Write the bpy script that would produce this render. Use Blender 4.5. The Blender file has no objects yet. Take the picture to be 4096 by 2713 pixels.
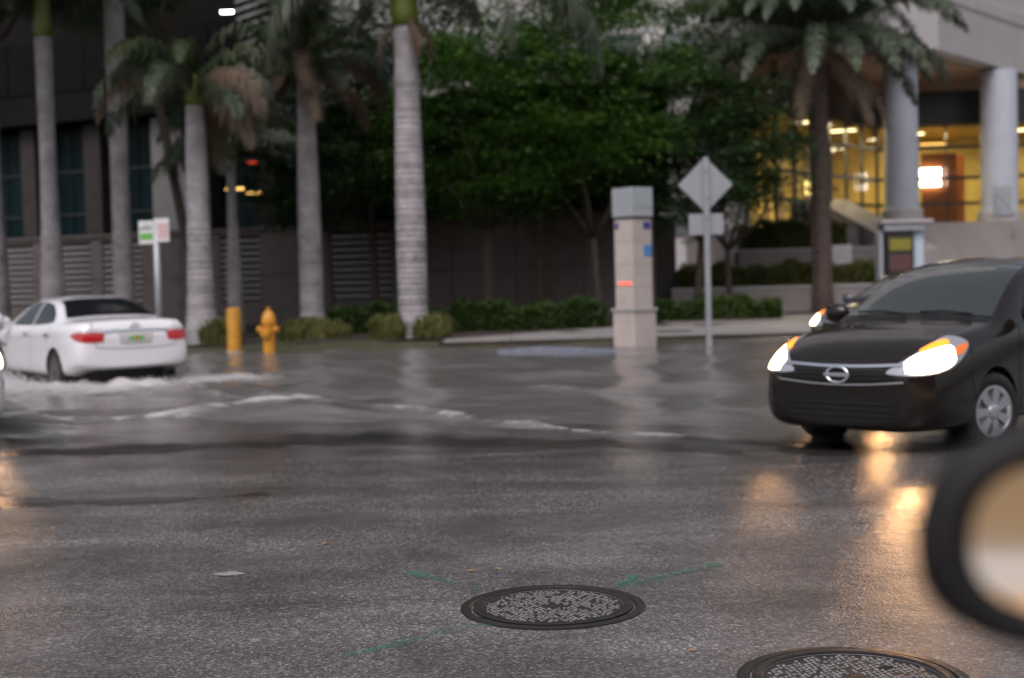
import bpy, bmesh, math, random
import numpy as np
from mathutils import Vector, Matrix
from mathutils.bvhtree import BVHTree

R = math.radians
random.seed(7)
rng = np.random.default_rng(11)
S = bpy.context.scene
COL = S.collection

# ------------------------------------------------------------------ camera, sky, sun, exposure
cam_d = bpy.data.cameras.new('camera')
cam = bpy.data.objects.new('camera', cam_d)
COL.objects.link(cam)
pitch, roll = R(-2.5), R(1.45)
f = Vector((0, math.cos(pitch), math.sin(pitch)))
r0 = Vector((1, 0, 0))
u0 = r0.cross(f)
r1 = r0 * math.cos(roll) - u0 * math.sin(roll)
u1 = u0 * math.cos(roll) + r0 * math.sin(roll)
m = Matrix.Identity(4)
for i in range(3):
    m[i][0], m[i][1], m[i][2] = r1[i], u1[i], -f[i]
m[2][3] = 1.45
cam.matrix_world = m
cam_d.sensor_width = 36
cam_d.lens = 48.4
cam_d.clip_start = 0.05
cam_d.clip_end = 5000
cam_d.dof.use_dof = True
cam_d.dof.focus_distance = 5.6
cam_d.dof.aperture_fstop = 1.9
S.camera = cam

SUN_EL, SUN_AZ = 52.0, 200.0        # high, behind the camera and to its left, veiled by cloud
W = bpy.data.worlds.new('World')
S.world = W
W.use_nodes = True
wn = W.node_tree
bg = wn.nodes['Background']
sky = wn.nodes.new('ShaderNodeTexSky')
sky.sky_type = 'NISHITA'
sky.sun_disc = False
sky.sun_elevation = R(SUN_EL)
sky.sun_rotation = R(SUN_AZ)
sky.dust_density = 4.0
hs = wn.nodes.new('ShaderNodeHueSaturation')
hs.inputs['Saturation'].default_value = 0.36
wn.links.new(sky.outputs[0], hs.inputs['Color'])
wn.links.new(hs.outputs[0], bg.inputs['Color'])
bg.inputs['Strength'].default_value = 0.10

sd = bpy.data.lights.new('sun', 'SUN')
sd.energy = 0.85
sd.angle = R(40)
sd.color = (1.0, 0.89, 0.97)
sun = bpy.data.objects.new('sun', sd)
COL.objects.link(sun)
az = R(SUN_AZ)
sdir = Vector((math.sin(az) * math.cos(R(SUN_EL)), math.cos(az) * math.cos(R(SUN_EL)), math.sin(R(SUN_EL))))
sun.rotation_euler = sdir.to_track_quat('Z', 'Y').to_euler()
sun.location = sdir * 60

S.view_settings.view_transform = 'Standard'
S.view_settings.look = 'None'
S.view_settings.exposure = 0.58
S.view_settings.gamma = 1
S.view_settings.use_curve_mapping = False
S.render.engine = 'CYCLES'
S.cycles.use_denoising = True
S.cycles.max_bounces = 6
S.cycles.transparent_max_bounces = 8
S.cycles.caustics_reflective = False
S.cycles.caustics_refractive = False
S.cycles.sample_clamp_indirect = 6

# ------------------------------------------------------------------ helpers
def lnk(o, parent=None):
    COL.objects.link(o)
    if parent is not None:
        o.parent = parent
    return o

def tag(o, label=None, cat=None, group=None, kind=None):
    if label: o['label'] = label
    if cat: o['category'] = cat
    if group: o['group'] = group
    if kind: o['kind'] = kind
    return o

def thing(name, label, cat, loc=(0, 0, 0), rz=0.0, group=None):
    o = bpy.data.objects.new(name, None)
    o.empty_display_size = 0.2
    o.location = loc
    o.rotation_euler = (0, 0, rz)
    lnk(o)
    return tag(o, label, cat, group)

def copy_tree(o, parent=None, hook=None):
    c = o.copy()
    COL.objects.link(c)
    if parent is not None:
        c.parent = parent
    for ch in list(o.children):
        copy_tree(ch, c)
    return c

class MB:
    """collects shapes, then links them as one mesh object"""
    def __init__(s): s.v, s.f, s.mi, s.cur = [], [], [], 0
    def add(s, vs, fs):
        n = len(s.v)
        s.v += [tuple(v) for v in vs]
        s.f += [tuple(i + n for i in q) for q in fs]
        s.mi += [s.cur] * len(fs)
        return s
    def box(s, c, d, rz=0.0, taper=1.0):
        x, y, z = d[0] / 2, d[1] / 2, d[2] / 2
        ca, sa = math.cos(rz), math.sin(rz)
        vs = []
        for k in (-1, 1):
            t = taper if k > 0 else 1
            for i, j in ((-1, -1), (1, -1), (1, 1), (-1, 1)):
                px, py = i * x * t, j * y * t
                vs.append((c[0] + px * ca - py * sa, c[1] + px * sa + py * ca, c[2] + k * z))
        return s.add(vs, [(3, 2, 1, 0), (4, 5, 6, 7), (0, 1, 5, 4), (1, 2, 6, 5), (2, 3, 7, 6), (3, 0, 4, 7)])
    def tube(s, pts, rad, n=8, cap=True):
        pts = [Vector(p) for p in pts]
        if not isinstance(rad, (list, tuple)): rad = [rad] * len(pts)
        vs, fs = [], []
        ref = Vector((0, 0, 1))
        for k, p in enumerate(pts):
            d = (pts[min(k + 1, len(pts) - 1)] - pts[max(k - 1, 0)]).normalized()
            rf = ref if abs(d.dot(ref)) < 0.95 else Vector((1, 0, 0))
            a = d.cross(rf).normalized()
            b = d.cross(a)
            for i in range(n):
                t = 2 * math.pi * i / n
                vs.append(p + (a * math.cos(t) + b * math.sin(t)) * rad[k])
        for k in range(len(pts) - 1):
            for i in range(n):
                j = (i + 1) % n
                fs.append((k * n + i, (k + 1) * n + i, (k + 1) * n + j, k * n + j))
        if cap:
            fs.append(tuple(range(n)))
            fs.append(tuple(reversed(range((len(pts) - 1) * n, len(pts) * n))))
        return s.add(vs, fs)
    def lathe(s, prof, n=24, c=(0, 0, 0), axis='z'):
        vs, fs = [], []
        for (r, h) in prof:
            for i in range(n):
                t = 2 * math.pi * i / n
                x, y = r * math.cos(t), r * math.sin(t)
                if axis == 'z': p = (x, y, h)
                elif axis == 'y': p = (x, h, -y)
                else: p = (h, x, y)
                vs.append((p[0] + c[0], p[1] + c[1], p[2] + c[2]))
        for k in range(len(prof) - 1):
            for i in range(n):
                j = (i + 1) % n
                fs.append((k * n + i, k * n + j, (k + 1) * n + j, (k + 1) * n + i))
        fs.append(tuple(reversed(range(n))))
        fs.append(tuple(range((len(prof) - 1) * n, len(prof) * n)))
        return s.add(vs, fs)
    def prism(s, poly, z0, z1):
        """poly: list of (x,y); z0/z1 scalars or per-vertex lists"""
        n = len(poly)
        a = z0 if isinstance(z0, (list, tuple)) else [z0] * n
        b = z1 if isinstance(z1, (list, tuple)) else [z1] * n
        vs = [(p[0], p[1], a[i]) for i, p in enumerate(poly)] + [(p[0], p[1], b[i]) for i, p in enumerate(poly)]
        fs = [tuple(reversed(range(n))), tuple(range(n, 2 * n))]
        for i in range(n):
            j = (i + 1) % n
            fs.append((i, j, n + j, n + i))
        return s.add(vs, fs)
    def mesh(s, name, mats, smooth=False, angle=None):
        me = bpy.data.meshes.new(name)
        me.from_pydata(s.v, [], s.f)
        for mt in (mats if isinstance(mats, (list, tuple)) else [mats]):
            me.materials.append(mt)
        me.polygons.foreach_set('material_index', s.mi)
        if smooth:
            me.polygons.foreach_set('use_smooth', [True] * len(s.f))
            if angle: me.set_sharp_from_angle(angle=R(angle))
        me.validate()
        me.update()
        return me
    def build(s, name, mats, parent=None, smooth=False, angle=None, bevel=0, org=None):
        if org is not None:
            s.v = [(x - org[0], y - org[1], z - org[2]) for x, y, z in s.v]
        o = lnk(bpy.data.objects.new(name, s.mesh(name, mats, smooth, angle)), parent)
        if bevel:
            b = o.modifiers.new('bevel', 'BEVEL')
            b.width = bevel; b.segments = 2; b.limit_method = 'ANGLE'
        return o

def piece(name, me, parent, loc=(0, 0, 0), rot=(0, 0, 0), scale=None):
    o = bpy.data.objects.new(name, me)
    o.location = loc; o.rotation_euler = rot
    if scale: o.scale = scale
    return lnk(o, parent)

def npmesh(name, V, F, mat, smooth=False):
    me = bpy.data.meshes.new(name)
    V = np.asarray(V, np.float32); F = np.asarray(F, np.int32)
    k = F.shape[1]
    me.vertices.add(len(V)); me.vertices.foreach_set('co', V.ravel())
    me.loops.add(F.size); me.loops.foreach_set('vertex_index', F.ravel())
    me.polygons.add(len(F)); me.polygons.foreach_set('loop_start', np.arange(0, F.size, k, dtype=np.int32))
    me.polygons.foreach_set('use_smooth', np.full(len(F), smooth))
    me.materials.append(mat)
    me.update(calc_edges=True)
    return me

# ------------------------------------------------------------------ materials
def _new(name):
    m = bpy.data.materials.new(name); m.use_nodes = True
    nt = m.node_tree
    return m, nt, nt.nodes['Principled BSDF']

def pbr(name, col, rough=0.5, metal=0.0, spec=0.5, var=None, bump=None, coat=0.0, emit=None, rvar=None):
    """var=(scale, amount[, second colour]) mottles the colour; bump=(scale, strength[, distance])"""
    m, nt, b = _new(name)
    b.inputs['Base Color'].default_value = (*col, 1)
    b.inputs['Roughness'].default_value = rough
    b.inputs['Metallic'].default_value = metal
    b.inputs['Specular IOR Level'].default_value = spec
    b.inputs['Coat Weight'].default_value = coat
    b.inputs['Coat Roughness'].default_value = 0.05
    tc = nt.nodes.new('ShaderNodeTexCoord')
    if var:
        n = nt.nodes.new('ShaderNodeTexNoise'); n.inputs['Scale'].default_value = var[0]
        n.inputs['Detail'].default_value = 6; n.inputs['Roughness'].default_value = 0.65
        nt.links.new(tc.outputs['Object'], n.inputs['Vector'])
        mx = nt.nodes.new('ShaderNodeMix'); mx.data_type = 'RGBA'
        rp = nt.nodes.new('ShaderNodeMapRange'); rp.inputs[1].default_value = 0.32; rp.inputs[2].default_value = 0.68
        nt.links.new(n.outputs['Fac'], rp.inputs[0])
        c2 = var[2] if len(var) > 2 else tuple(c * (1 - var[1]) for c in col)
        mx.inputs['A'].default_value = (*col, 1); mx.inputs['B'].default_value = (*c2, 1)
        nt.links.new(rp.outputs[0], mx.inputs['Factor'])
        nt.links.new(mx.outputs['Result'], b.inputs['Base Color'])
        if rvar:
            r2 = nt.nodes.new('ShaderNodeMapRange'); r2.inputs[1].default_value = .3; r2.inputs[2].default_value = .7
            r2.inputs[3].default_value = rough; r2.inputs[4].default_value = rvar
            nt.links.new(n.outputs['Fac'], r2.inputs[0]); nt.links.new(r2.outputs[0], b.inputs['Roughness'])
    if bump:
        n = nt.nodes.new('ShaderNodeTexNoise'); n.inputs['Scale'].default_value = bump[0]; n.inputs['Detail'].default_value = 5
        nt.links.new(tc.outputs['Object'], n.inputs['Vector'])
        bp = nt.nodes.new('ShaderNodeBump'); bp.inputs['Strength'].default_value = bump[1]
        bp.inputs['Distance'].default_value = bump[2] if len(bump) > 2 else 0.02
        nt.links.new(n.outputs['Fac'], bp.inputs['Height']); nt.links.new(bp.outputs[0], b.inputs['Normal'])
    if emit:
        b.inputs['Emission Color'].default_value = (*emit[0], 1); b.inputs['Emission Strength'].default_value = emit[1]
    return m

def leafmat(name, c1, c2, trans=0.3, rough=0.5):
    m, nt, b = _new(name)
    g = nt.nodes.new('ShaderNodeNewGeometry')
    mx = nt.nodes.new('ShaderNodeMix'); mx.data_type = 'RGBA'
    mx.inputs['A'].default_value = (*c1, 1); mx.inputs['B'].default_value = (*c2, 1)
    tc = nt.nodes.new('ShaderNodeTexCoord'); nz = nt.nodes.new('ShaderNodeTexNoise'); nz.inputs['Scale'].default_value = 1.1; nz.inputs['Detail'].default_value = 2
    nt.links.new(tc.outputs['Object'], nz.inputs['Vector'])
    mr = nt.nodes.new('ShaderNodeMapRange'); mr.inputs[1].default_value = .36; mr.inputs[2].default_value = .66; mr.inputs[4].default_value = .72; nt.links.new(nz.outputs['Fac'], mr.inputs[0])
    ma = nt.nodes.new('ShaderNodeMath'); ma.operation = 'MULTIPLY_ADD'; ma.use_clamp = True; ma.inputs[1].default_value = .28
    nt.links.new(g.outputs['Random Per Island'], ma.inputs[0]); nt.links.new(mr.outputs[0], ma.inputs[2])
    nt.links.new(ma.outputs[0], mx.inputs['Factor'])
    nt.links.new(mx.outputs['Result'], b.inputs['Base Color'])
    b.inputs['Roughness'].default_value = rough
    t = nt.nodes.new('ShaderNodeBsdfTranslucent'); nt.links.new(mx.outputs['Result'], t.inputs['Color'])
    ms = nt.nodes.new('ShaderNodeMixShader'); ms.inputs[0].default_value = trans
    nt.links.new(b.outputs[0], ms.inputs[1]); nt.links.new(t.outputs[0], ms.inputs[2])
    nt.links.new(ms.outputs[0], nt.nodes['Material Output'].inputs['Surface'])
    return m

def asphalt_mat():
    m, nt, b = _new('wet_asphalt')
    N = nt.nodes.new; L = nt.links.new
    tc = N('ShaderNodeTexCoord')
    v = N('ShaderNodeTexVoronoi'); v.inputs['Scale'].default_value = 95
    L(tc.outputs['Object'], v.inputs['Vector'])
    st = N('ShaderNodeValToRGB')
    e = st.color_ramp.elements
    e[0].position = 0.0; e[0].color = (.07, .065, .066, 1); e[1].position = 1; e[1].color = (.36, .335, .325, 1)
    k = e.new(.55); k.color = (.122, .112, .113, 1)
    k = e.new(.85); k.color = (.195, .18, .178, 1)
    sp = N('ShaderNodeSeparateColor'); L(v.outputs['Color'], sp.inputs[0]); L(sp.outputs[0], st.inputs[0])
    n1 = N('ShaderNodeTexNoise'); n1.inputs['Scale'].default_value = 1.1; n1.inputs['Detail'].default_value = 8; n1.inputs['Roughness'].default_value = .62
    L(tc.outputs['Object'], n1.inputs['Vector'])
    mr = N('ShaderNodeMapRange'); mr.inputs[1].default_value = .34; mr.inputs[2].default_value = .66
    mr.inputs[3].default_value = .55; mr.inputs[4].default_value = 1.2
    L(n1.outputs['Fac'], mr.inputs[0])
    mpw = N('ShaderNodeMapping'); mpw.inputs['Scale'].default_value = (.28, 1.5, 1); mpw.inputs['Rotation'].default_value = (0, 0, R(-22))
    L(tc.outputs['Object'], mpw.inputs['Vector'])
    nw = N('ShaderNodeTexNoise'); nw.inputs['Scale'].default_value = 1.0; nw.inputs['Detail'].default_value = 7; nw.inputs['Roughness'].default_value = .6; nw.inputs['Distortion'].default_value = .6
    L(mpw.outputs[0], nw.inputs['Vector'])
    mw = N('ShaderNodeMapRange'); mw.inputs[1].default_value = .36; mw.inputs[2].default_value = .60; mw.inputs[3].default_value = .62; mw.inputs[4].default_value = 1.08
    L(nw.outputs['Fac'], mw.inputs[0])
    mm_ = N('ShaderNodeMath'); mm_.operation = 'MULTIPLY'; L(mr.outputs[0], mm_.inputs[0]); L(mw.outputs[0], mm_.inputs[1])
    mul = N('ShaderNodeVectorMath'); mul.operation = 'SCALE'; L(st.outputs[0], mul.inputs[0]); L(mm_.outputs[0], mul.inputs['Scale'])
    # film of water: smoother in patches, drawn out along the road
    mp = N('ShaderNodeMapping'); mp.inputs['Scale'].default_value = (.35, .9, 1); mp.inputs['Rotation'].default_value = (0, 0, R(-18))
    L(tc.outputs['Object'], mp.inputs['Vector'])
    n2 = N('ShaderNodeTexNoise'); n2.inputs['Scale'].default_value = .9; n2.inputs['Detail'].default_value = 5
    L(mp.outputs[0], n2.inputs['Vector'])
    rr = N('ShaderNodeMapRange'); rr.inputs[1].default_value = .35; rr.inputs[2].default_value = .62
    rr.inputs[3].default_value = .20; rr.inputs[4].default_value = .42
    wt = N('ShaderNodeAttribute'); wt.attribute_name = 'wet'
    wn_ = N('ShaderNodeMath'); wn_.operation = 'MULTIPLY_ADD'; L(n1.outputs['Fac'], wn_.inputs[0]); wn_.inputs[1].default_value = 1.1; wn_.inputs[2].default_value = -.55
    ws_ = N('ShaderNodeMath'); ws_.operation = 'ADD'; ws_.use_clamp = True; L(wt.outputs['Fac'], ws_.inputs[0]); L(wn_.outputs[0], ws_.inputs[1])
    L(n2.outputs['Fac'], rr.inputs[0])
    rm = N('ShaderNodeMix'); L(ws_.outputs[0], rm.inputs[0]); L(rr.outputs[0], rm.inputs[2]); rm.inputs[3].default_value = .165
    L(rm.outputs[0], b.inputs['Roughness'])
    b.inputs['Specular IOR Level'].default_value = .5
    bst = N('ShaderNodeMapRange'); bst.inputs[3].default_value = .5; bst.inputs[4].default_value = .16; L(ws_.outputs[0], bst.inputs[0])
    dk_ = N('ShaderNodeMapRange'); dk_.inputs[3].default_value = 1.0; dk_.inputs[4].default_value = .95; L(ws_.outputs[0], dk_.inputs[0])
    mu2 = N('ShaderNodeVectorMath'); mu2.operation = 'SCALE'; L(mul.outputs[0], mu2.inputs[0]); L(dk_.outputs[0], mu2.inputs['Scale']); L(mu2.outputs[0], b.inputs['Base Color'])
    bp = N('ShaderNodeBump'); L(bst.outputs[0], bp.inputs['Strength']); bp.inputs['Distance'].default_value = .006
    L(v.outputs['Distance'], bp.inputs['Height'])
    n3 = N('ShaderNodeTexNoise'); n3.inputs['Scale'].default_value = 9; n3.inputs['Detail'].default_value = 6
    L(tc.outputs['Object'], n3.inputs['Vector'])
    bp2 = N('ShaderNodeBump'); L(bst.outputs[0], bp2.inputs['Strength']); bp2.inputs['Distance'].default_value = .02
    L(n3.outputs['Fac'], bp2.inputs['Height']); L(bp.outputs[0], bp2.inputs['Normal'])
    L(bp2.outputs[0], b.inputs['Normal'])
    return m

def water_mat():
    m, nt, b = _new('flood_water')
    N = nt.nodes.new; L = nt.links.new
    tc = N('ShaderNodeTexCoord')
    at = N('ShaderNodeAttribute'); at.attribute_name = 'foam'
    n = N('ShaderNodeTexNoise'); n.inputs['Scale'].default_value = 9; n.inputs['Detail'].default_value = 9; n.inputs['Roughness'].default_value = .75
    mp = N('ShaderNodeMapping'); mp.inputs['Scale'].default_value = (.5, 1.3, 1)
    L(tc.outputs['Object'], mp.inputs['Vector']); L(mp.outputs[0], n.inputs['Vector'])
    ad = N('ShaderNodeMath'); ad.operation = 'ADD'; L(n.outputs['Fac'], ad.inputs[0]); L(at.outputs['Fac'], ad.inputs[1])
    mr = N('ShaderNodeMapRange'); mr.inputs[1].default_value = .66; mr.inputs[2].default_value = 1.0; L(ad.outputs[0], mr.inputs[0])
    mx = N('ShaderNodeMix'); mx.data_type = 'RGBA'
    mx.inputs['A'].default_value = (.150, .141, .138, 1); mx.inputs['B'].default_value = (.50, .48, .47, 1)
    L(mr.outputs[0], mx.inputs['Factor']); L(mx.outputs['Result'], b.inputs['Base Color'])
    r2 = N('ShaderNodeMapRange'); r2.inputs[3].default_value = .085; r2.inputs[4].default_value = .6
    L(mr.outputs[0], r2.inputs[0]); L(r2.outputs[0], b.inputs['Roughness'])
    b.inputs['IOR'].default_value = 1.33
    n2 = N('ShaderNodeTexNoise'); n2.inputs['Scale'].default_value = 8; n2.inputs['Detail'].default_value = 7; n2.inputs['Roughness'].default_value = .68
    mp2 = N('ShaderNodeMapping'); mp2.inputs['Scale'].default_value = (.45, 1.2, 1); mp2.inputs['Rotation'].default_value = (0, 0, R(14))
    L(tc.outputs['Object'], mp2.inputs['Vector']); L(mp2.outputs[0], n2.inputs['Vector'])
    bp = N('ShaderNodeBump'); bp.inputs["Strength"].default_value = .34; bp.inputs["Distance"].default_value = .02
    L(n2.outputs['Fac'], bp.inputs['Height']); L(bp.outputs[0], b.inputs['Normal'])
    # where it is shallow the wet road shows through
    t = N('ShaderNodeBsdfTransparent'); t.inputs[0].default_value = (.90, .89, .87, 1)
    g = N('ShaderNodeBsdfGlossy'); g.inputs['Roughness'].default_value = .16; L(bp.outputs[0], g.inputs['Normal'])
    fr = N('ShaderNodeFresnel'); fr.inputs[0].default_value = 1.33; L(bp.outputs[0], fr.inputs['Normal'])
    sh = N('ShaderNodeMixShader'); L(fr.outputs[0], sh.inputs[0]); L(t.outputs[0], sh.inputs[1]); L(g.outputs[0], sh.inputs[2])
    da = N('ShaderNodeAttribute'); da.attribute_name = 'depth'
    dm = N('ShaderNodeMapRange'); dm.interpolation_type = 'SMOOTHSTEP'; dm.inputs[1].default_value = .0; dm.inputs[2].default_value = .010; L(da.outputs['Fac'], dm.inputs[0])
    fx = N('ShaderNodeMath'); fx.operation = 'MAXIMUM'; L(dm.outputs[0], fx.inputs[0]); L(mr.outputs[0], fx.inputs[1])
    mm = N('ShaderNodeMixShader'); L(fx.outputs[0], mm.inputs[0]); L(sh.outputs[0], mm.inputs[1]); L(b.outputs[0], mm.inputs[2])
    L(mm.outputs[0], nt.nodes['Material Output'].inputs['Surface'])
    return m

def glass_mat(name, tint=(.9, .92, .9), refl=.12, rough=.02):
    m, nt, b = _new(name)
    nt.nodes.remove(b)
    t = nt.nodes.new('ShaderNodeBsdfTransparent'); t.inputs[0].default_value = (*tint, 1)
    g = nt.nodes.new('ShaderNodeBsdfGlossy'); g.inputs['Roughness'].default_value = rough
    fr = nt.nodes.new('ShaderNodeFresnel'); fr.inputs[0].default_value = 1.45
    ms = nt.nodes.new('ShaderNodeMixShader')
    ge = nt.nodes.new('ShaderNodeNewGeometry'); k1 = nt.nodes.new('ShaderNodeMath'); k1.operation = 'SUBTRACT'; k1.inputs[0].default_value = 1
    nt.links.new(ge.outputs['Backfacing'], k1.inputs[1]); k2 = nt.nodes.new('ShaderNodeMath'); k2.operation = 'MULTIPLY'
    nt.links.new(k1.outputs[0], k2.inputs[0]); nt.links.new(fr.outputs[0], k2.inputs[1])
    nt.links.new(k2.outputs[0], ms.inputs[0]); nt.links.new(t.outputs[0], ms.inputs[1]); nt.links.new(g.outputs[0], ms.inputs[2])
    nt.links.new(ms.outputs[0], nt.nodes['Material Output'].inputs['Surface'])
    return m

def spray_mat(name, col):
    m, nt, b = _new(name)
    N = nt.nodes.new; L = nt.links.new
    b.inputs['Base Color'].default_value = (*col, 1); b.inputs['Roughness'].default_value = .45
    tc = N('ShaderNodeTexCoord'); n = N('ShaderNodeTexNoise'); n.inputs['Scale'].default_value = 38; n.inputs['Detail'].default_value = 5
    L(tc.outputs['Object'], n.inputs['Vector'])
    n2 = N('ShaderNodeTexNoise'); n2.inputs['Scale'].default_value = 6; L(tc.outputs['Object'], n2.inputs['Vector'])
    ad = N('ShaderNodeMath'); ad.operation = 'ADD'; L(n.outputs['Fac'], ad.inputs[0]); L(n2.outputs['Fac'], ad.inputs[1])
    at = N('ShaderNodeAttribute'); at.attribute_name = 'edge'
    a2 = N('ShaderNodeMath'); a2.operation = 'ADD'; L(ad.outputs[0], a2.inputs[0]); L(at.outputs['Fac'], a2.inputs[1])
    mr = N('ShaderNodeMapRange'); mr.inputs[1].default_value = 1.1; mr.inputs[2].default_value = 1.7; mr.inputs[4].default_value = .55
    L(a2.outputs[0], mr.inputs[0]); L(mr.outputs[0], b.inputs['Alpha'])
    return m

M = {}
M['asphalt'] = asphalt_mat()
M['water'] = water_mat()
M['earth'] = pbr('earth', (.07, .06, .05), .9, var=(.6, .4))
M['verge'] = pbr('muddy_verge', (.085, .075, .05), .5, var=(2.5, .5, (.05, .06, .025)), bump=(14, .6, .03))
M['soil'] = pbr('dark_mulch', (.045, .032, .024), .85, var=(8, .5), bump=(30, .8, .03))
M['walk'] = pbr('wet_concrete_walk', (.33, .31, .30), .38, var=(1.2, .25), bump=(40, .15), rvar=.55)
M['conc'] = pbr('grey_concrete', (.30, .29, .28), .7, var=(1.5, .25), bump=(30, .15))
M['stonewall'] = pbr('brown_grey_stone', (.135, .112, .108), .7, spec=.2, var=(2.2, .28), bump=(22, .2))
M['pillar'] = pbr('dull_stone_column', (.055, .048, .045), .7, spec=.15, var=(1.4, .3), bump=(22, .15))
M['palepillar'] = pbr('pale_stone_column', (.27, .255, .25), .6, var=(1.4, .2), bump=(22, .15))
M['slat'] = pbr('dark_louvre_metal', (.30, .28, .285), .5, metal=.1, var=(3, .25))
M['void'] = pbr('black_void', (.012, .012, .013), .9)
M['shadewall'] = pbr('shade_dark_upper_wall', (.012, .011, .011), .8, spec=.08, var=(1, .3))  # near-black base carries the deep shade of the upper storeys
M['tealglass'] = pbr('teal_window_glass', (.007, .020, .024), .3, spec=.08, var=(.5, .4))
M['darkglass'] = pbr('dark_window_glass', (.006, .006, .007), .35, spec=.08, var=(.5, .4))
M['frame'] = pbr('dark_frame', (.05, .05, .05), .4, metal=.4)
M['pinkstone'] = pbr('pinkish_paving_stone', (.29, .255, .25), .55, var=(1.6, .22), bump=(25, .2))
M['palestone'] = pbr('pale_cast_stone', (.42, .40, .40), .65, var=(.7, .14), bump=(18, .12))
M['whiteconc'] = pbr('pale_column_concrete', (.47, .50, .57), .6, var=(1.2, .12), bump=(20, .1))
M['soffit'] = pbr('tan_soffit', (.36, .25, .17), .7, var=(.8, .2))
M['spandrel'] = pbr('black_spandrel', (.012, .012, .012), .35, var=(1, .3))
M['yellowwall'] = pbr('yellow_lobby_wall', (.62, .45, .11), .6, var=(1.1, .4), bump=(3, .1))
M['wood'] = pbr('orange_wood_panel', (.42, .13, .03), .45, var=(2.5, .4))
M['pane'] = glass_mat('clear_pane')
M['lobbylamp'] = pbr('lobby_lamp', (1, 1, 1), .5, emit=((1, .80, .45), 4))
M['screen'] = pbr('bright_lobby_screen', (1, 1, 1), .5, emit=((1, .93, .85), 9))
M['amber'] = pbr('amber_lamp', (1, .6, .2), .5, emit=((1, .55, .14), 2.2))
M['redlamp'] = pbr('red_lamp', (1, .1, .05), .5, emit=((1, .07, .03), .8))
M['whitelamp'] = pbr('white_lamp', (1, 1, 1), .5, emit=((1, .97, .92), 14))
M['tower'] = pbr('pale_tower_concrete', (.62, .60, .60), .7, var=(.4, .1))
M['towerglass'] = pbr('tower_glass', (.16, .18, .20), .15, spec=.5)
M['tan'] = pbr('tan_facade', (.26, .17, .085), .7, var=(.4, .2))
M['royal'] = pbr('royal_palm_bark', (.44, .41, .43), .8, var=(2.6, .5), bump=(30, .4))
M['crownshaft'] = pbr('green_crownshaft', (.13, .17, .018), .35, var=(2.5, .3))
M['datebark'] = pbr('date_palm_bark', (.19, .14, .125), .9, var=(7, .5), bump=(25, .6))
M['bark'] = pbr('tree_bark', (.10, .075, .06), .9, var=(6, .4), bump=(25, .5))
M['leaf'] = leafmat('shade_tree_leaf', (.016, .052, .007), (.095, .205, .020), .28)
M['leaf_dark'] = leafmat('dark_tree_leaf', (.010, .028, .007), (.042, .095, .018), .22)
M['frond'] = leafmat('palm_frond', (.050, .072, .042), (.105, .128, .080), .3)
M['frond_dead'] = leafmat('dry_palm_frond', (.13, .095, .068), (.20, .145, .10), .2, .8)
M['frond_fresh'] = leafmat('fresh_palm_frond', (.032, .056, .020), (.075, .095, .034), .35)
M['datefrond'] = leafmat('date_frond', (.055, .080, .050), (.11, .135, .085), .25)
M['hedge'] = leafmat('hedge_leaf', (.020, .050, .007), (.06, .105, .014), .25)
M['hedge2'] = leafmat('terrace_hedge_leaf', (.07, .085, .02), (.14, .15, .04), .25)
M['varieg'] = leafmat('variegated_blade', (.075, .095, .022), (.22, .21, .07), .3)
M['twig'] = pbr('hedge_twigs', (.03, .03, .015), .9)
M['yellow'] = pbr('hydrant_yellow', (.70, .30, .022), .42, var=(5, .32), bump=(25, .15), coat=.2)
M['bollard'] = pbr('bollard_yellow', (.62, .29, .03), .5, var=(4, .4), bump=(25, .15))
M['pylon'] = pbr('cream_pylon_stone', (.52, .455, .42), .6, var=(2, .22), bump=(30, .12))
M['capmetal'] = pbr('brushed_cap_metal', (.62, .64, .68), .32, metal=.75, var=(3, .12))
M['signmetal'] = pbr('sign_back_aluminium', (.40, .42, .46), .45, metal=.45, var=(4, .12))
M['post'] = pbr('galvanised_post', (.40, .42, .45), .5, metal=.5, var=(6, .18))
M['white'] = pbr('white_sign_paint', (.72, .70, .72), .4, var=(6, .12))
M['green'] = pbr('green_print', (.12, .40, .08), .5)
M['redprint'] = pbr('red_print', (.50, .10, .11), .5)
M['blackprint'] = pbr('dark_print', (.06, .06, .09), .5)
M['blue'] = pbr('blue_sticker', (.06, .24, .50), .5)
M['navy'] = pbr('navy_sticker', (.03, .04, .22), .5)
M['bluekerb'] = pbr('worn_blue_kerb_paint', (.12, .15, .25), .6, var=(7, .4, (.24, .23, .23)), bump=(20, .4))
M['redstreak'] = pbr('red_light_streak', (1, .12, .07), .3, emit=((1, .11, .06), .9))  # glow stands in for the reflected streak of a red light
M['kioskdark'] = pbr('kiosk_black', (.02, .02, .022), .35)
M['kioskyellow'] = pbr('kiosk_yellow', (.20, .18, .02), .5)
M['kioskred'] = pbr('kiosk_red_panel', (.15, .06, .058), .5, var=(5, .3))
M['paleblue'] = pbr('pale_blue_panel', (.46, .54, .64), .5, var=(2, .12))
M['iron'] = pbr('wet_cast_iron', (.014, .011, .010), .28, metal=.1, var=(8, .35), bump=(40, .35, .01), rvar=.5)
M['cover'] = pbr('gritty_cover_infill', (.20, .185, .183), .40, var=(16, .25), bump=(30, .4, .01), rvar=.6)
M['spray'] = spray_mat('green_spray_paint', (.03, .22, .14))
M['glint'] = pbr('pale_glint', (.36, .33, .33), .45, var=(20, .4))  # pale colour standing in for a soft glint on wet road
M['oldleaf'] = pbr('fallen_leaf', (.40, .25, .12), .5, var=(20, .3))
M['uplight'] = pbr('uplight_grey', (.08, .085, .09), .45, metal=.3)
M['plaza'] = pbr('plaza_paving', (.26, .225, .21), .42, var=(.9, .2), bump=(25, .15))
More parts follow.
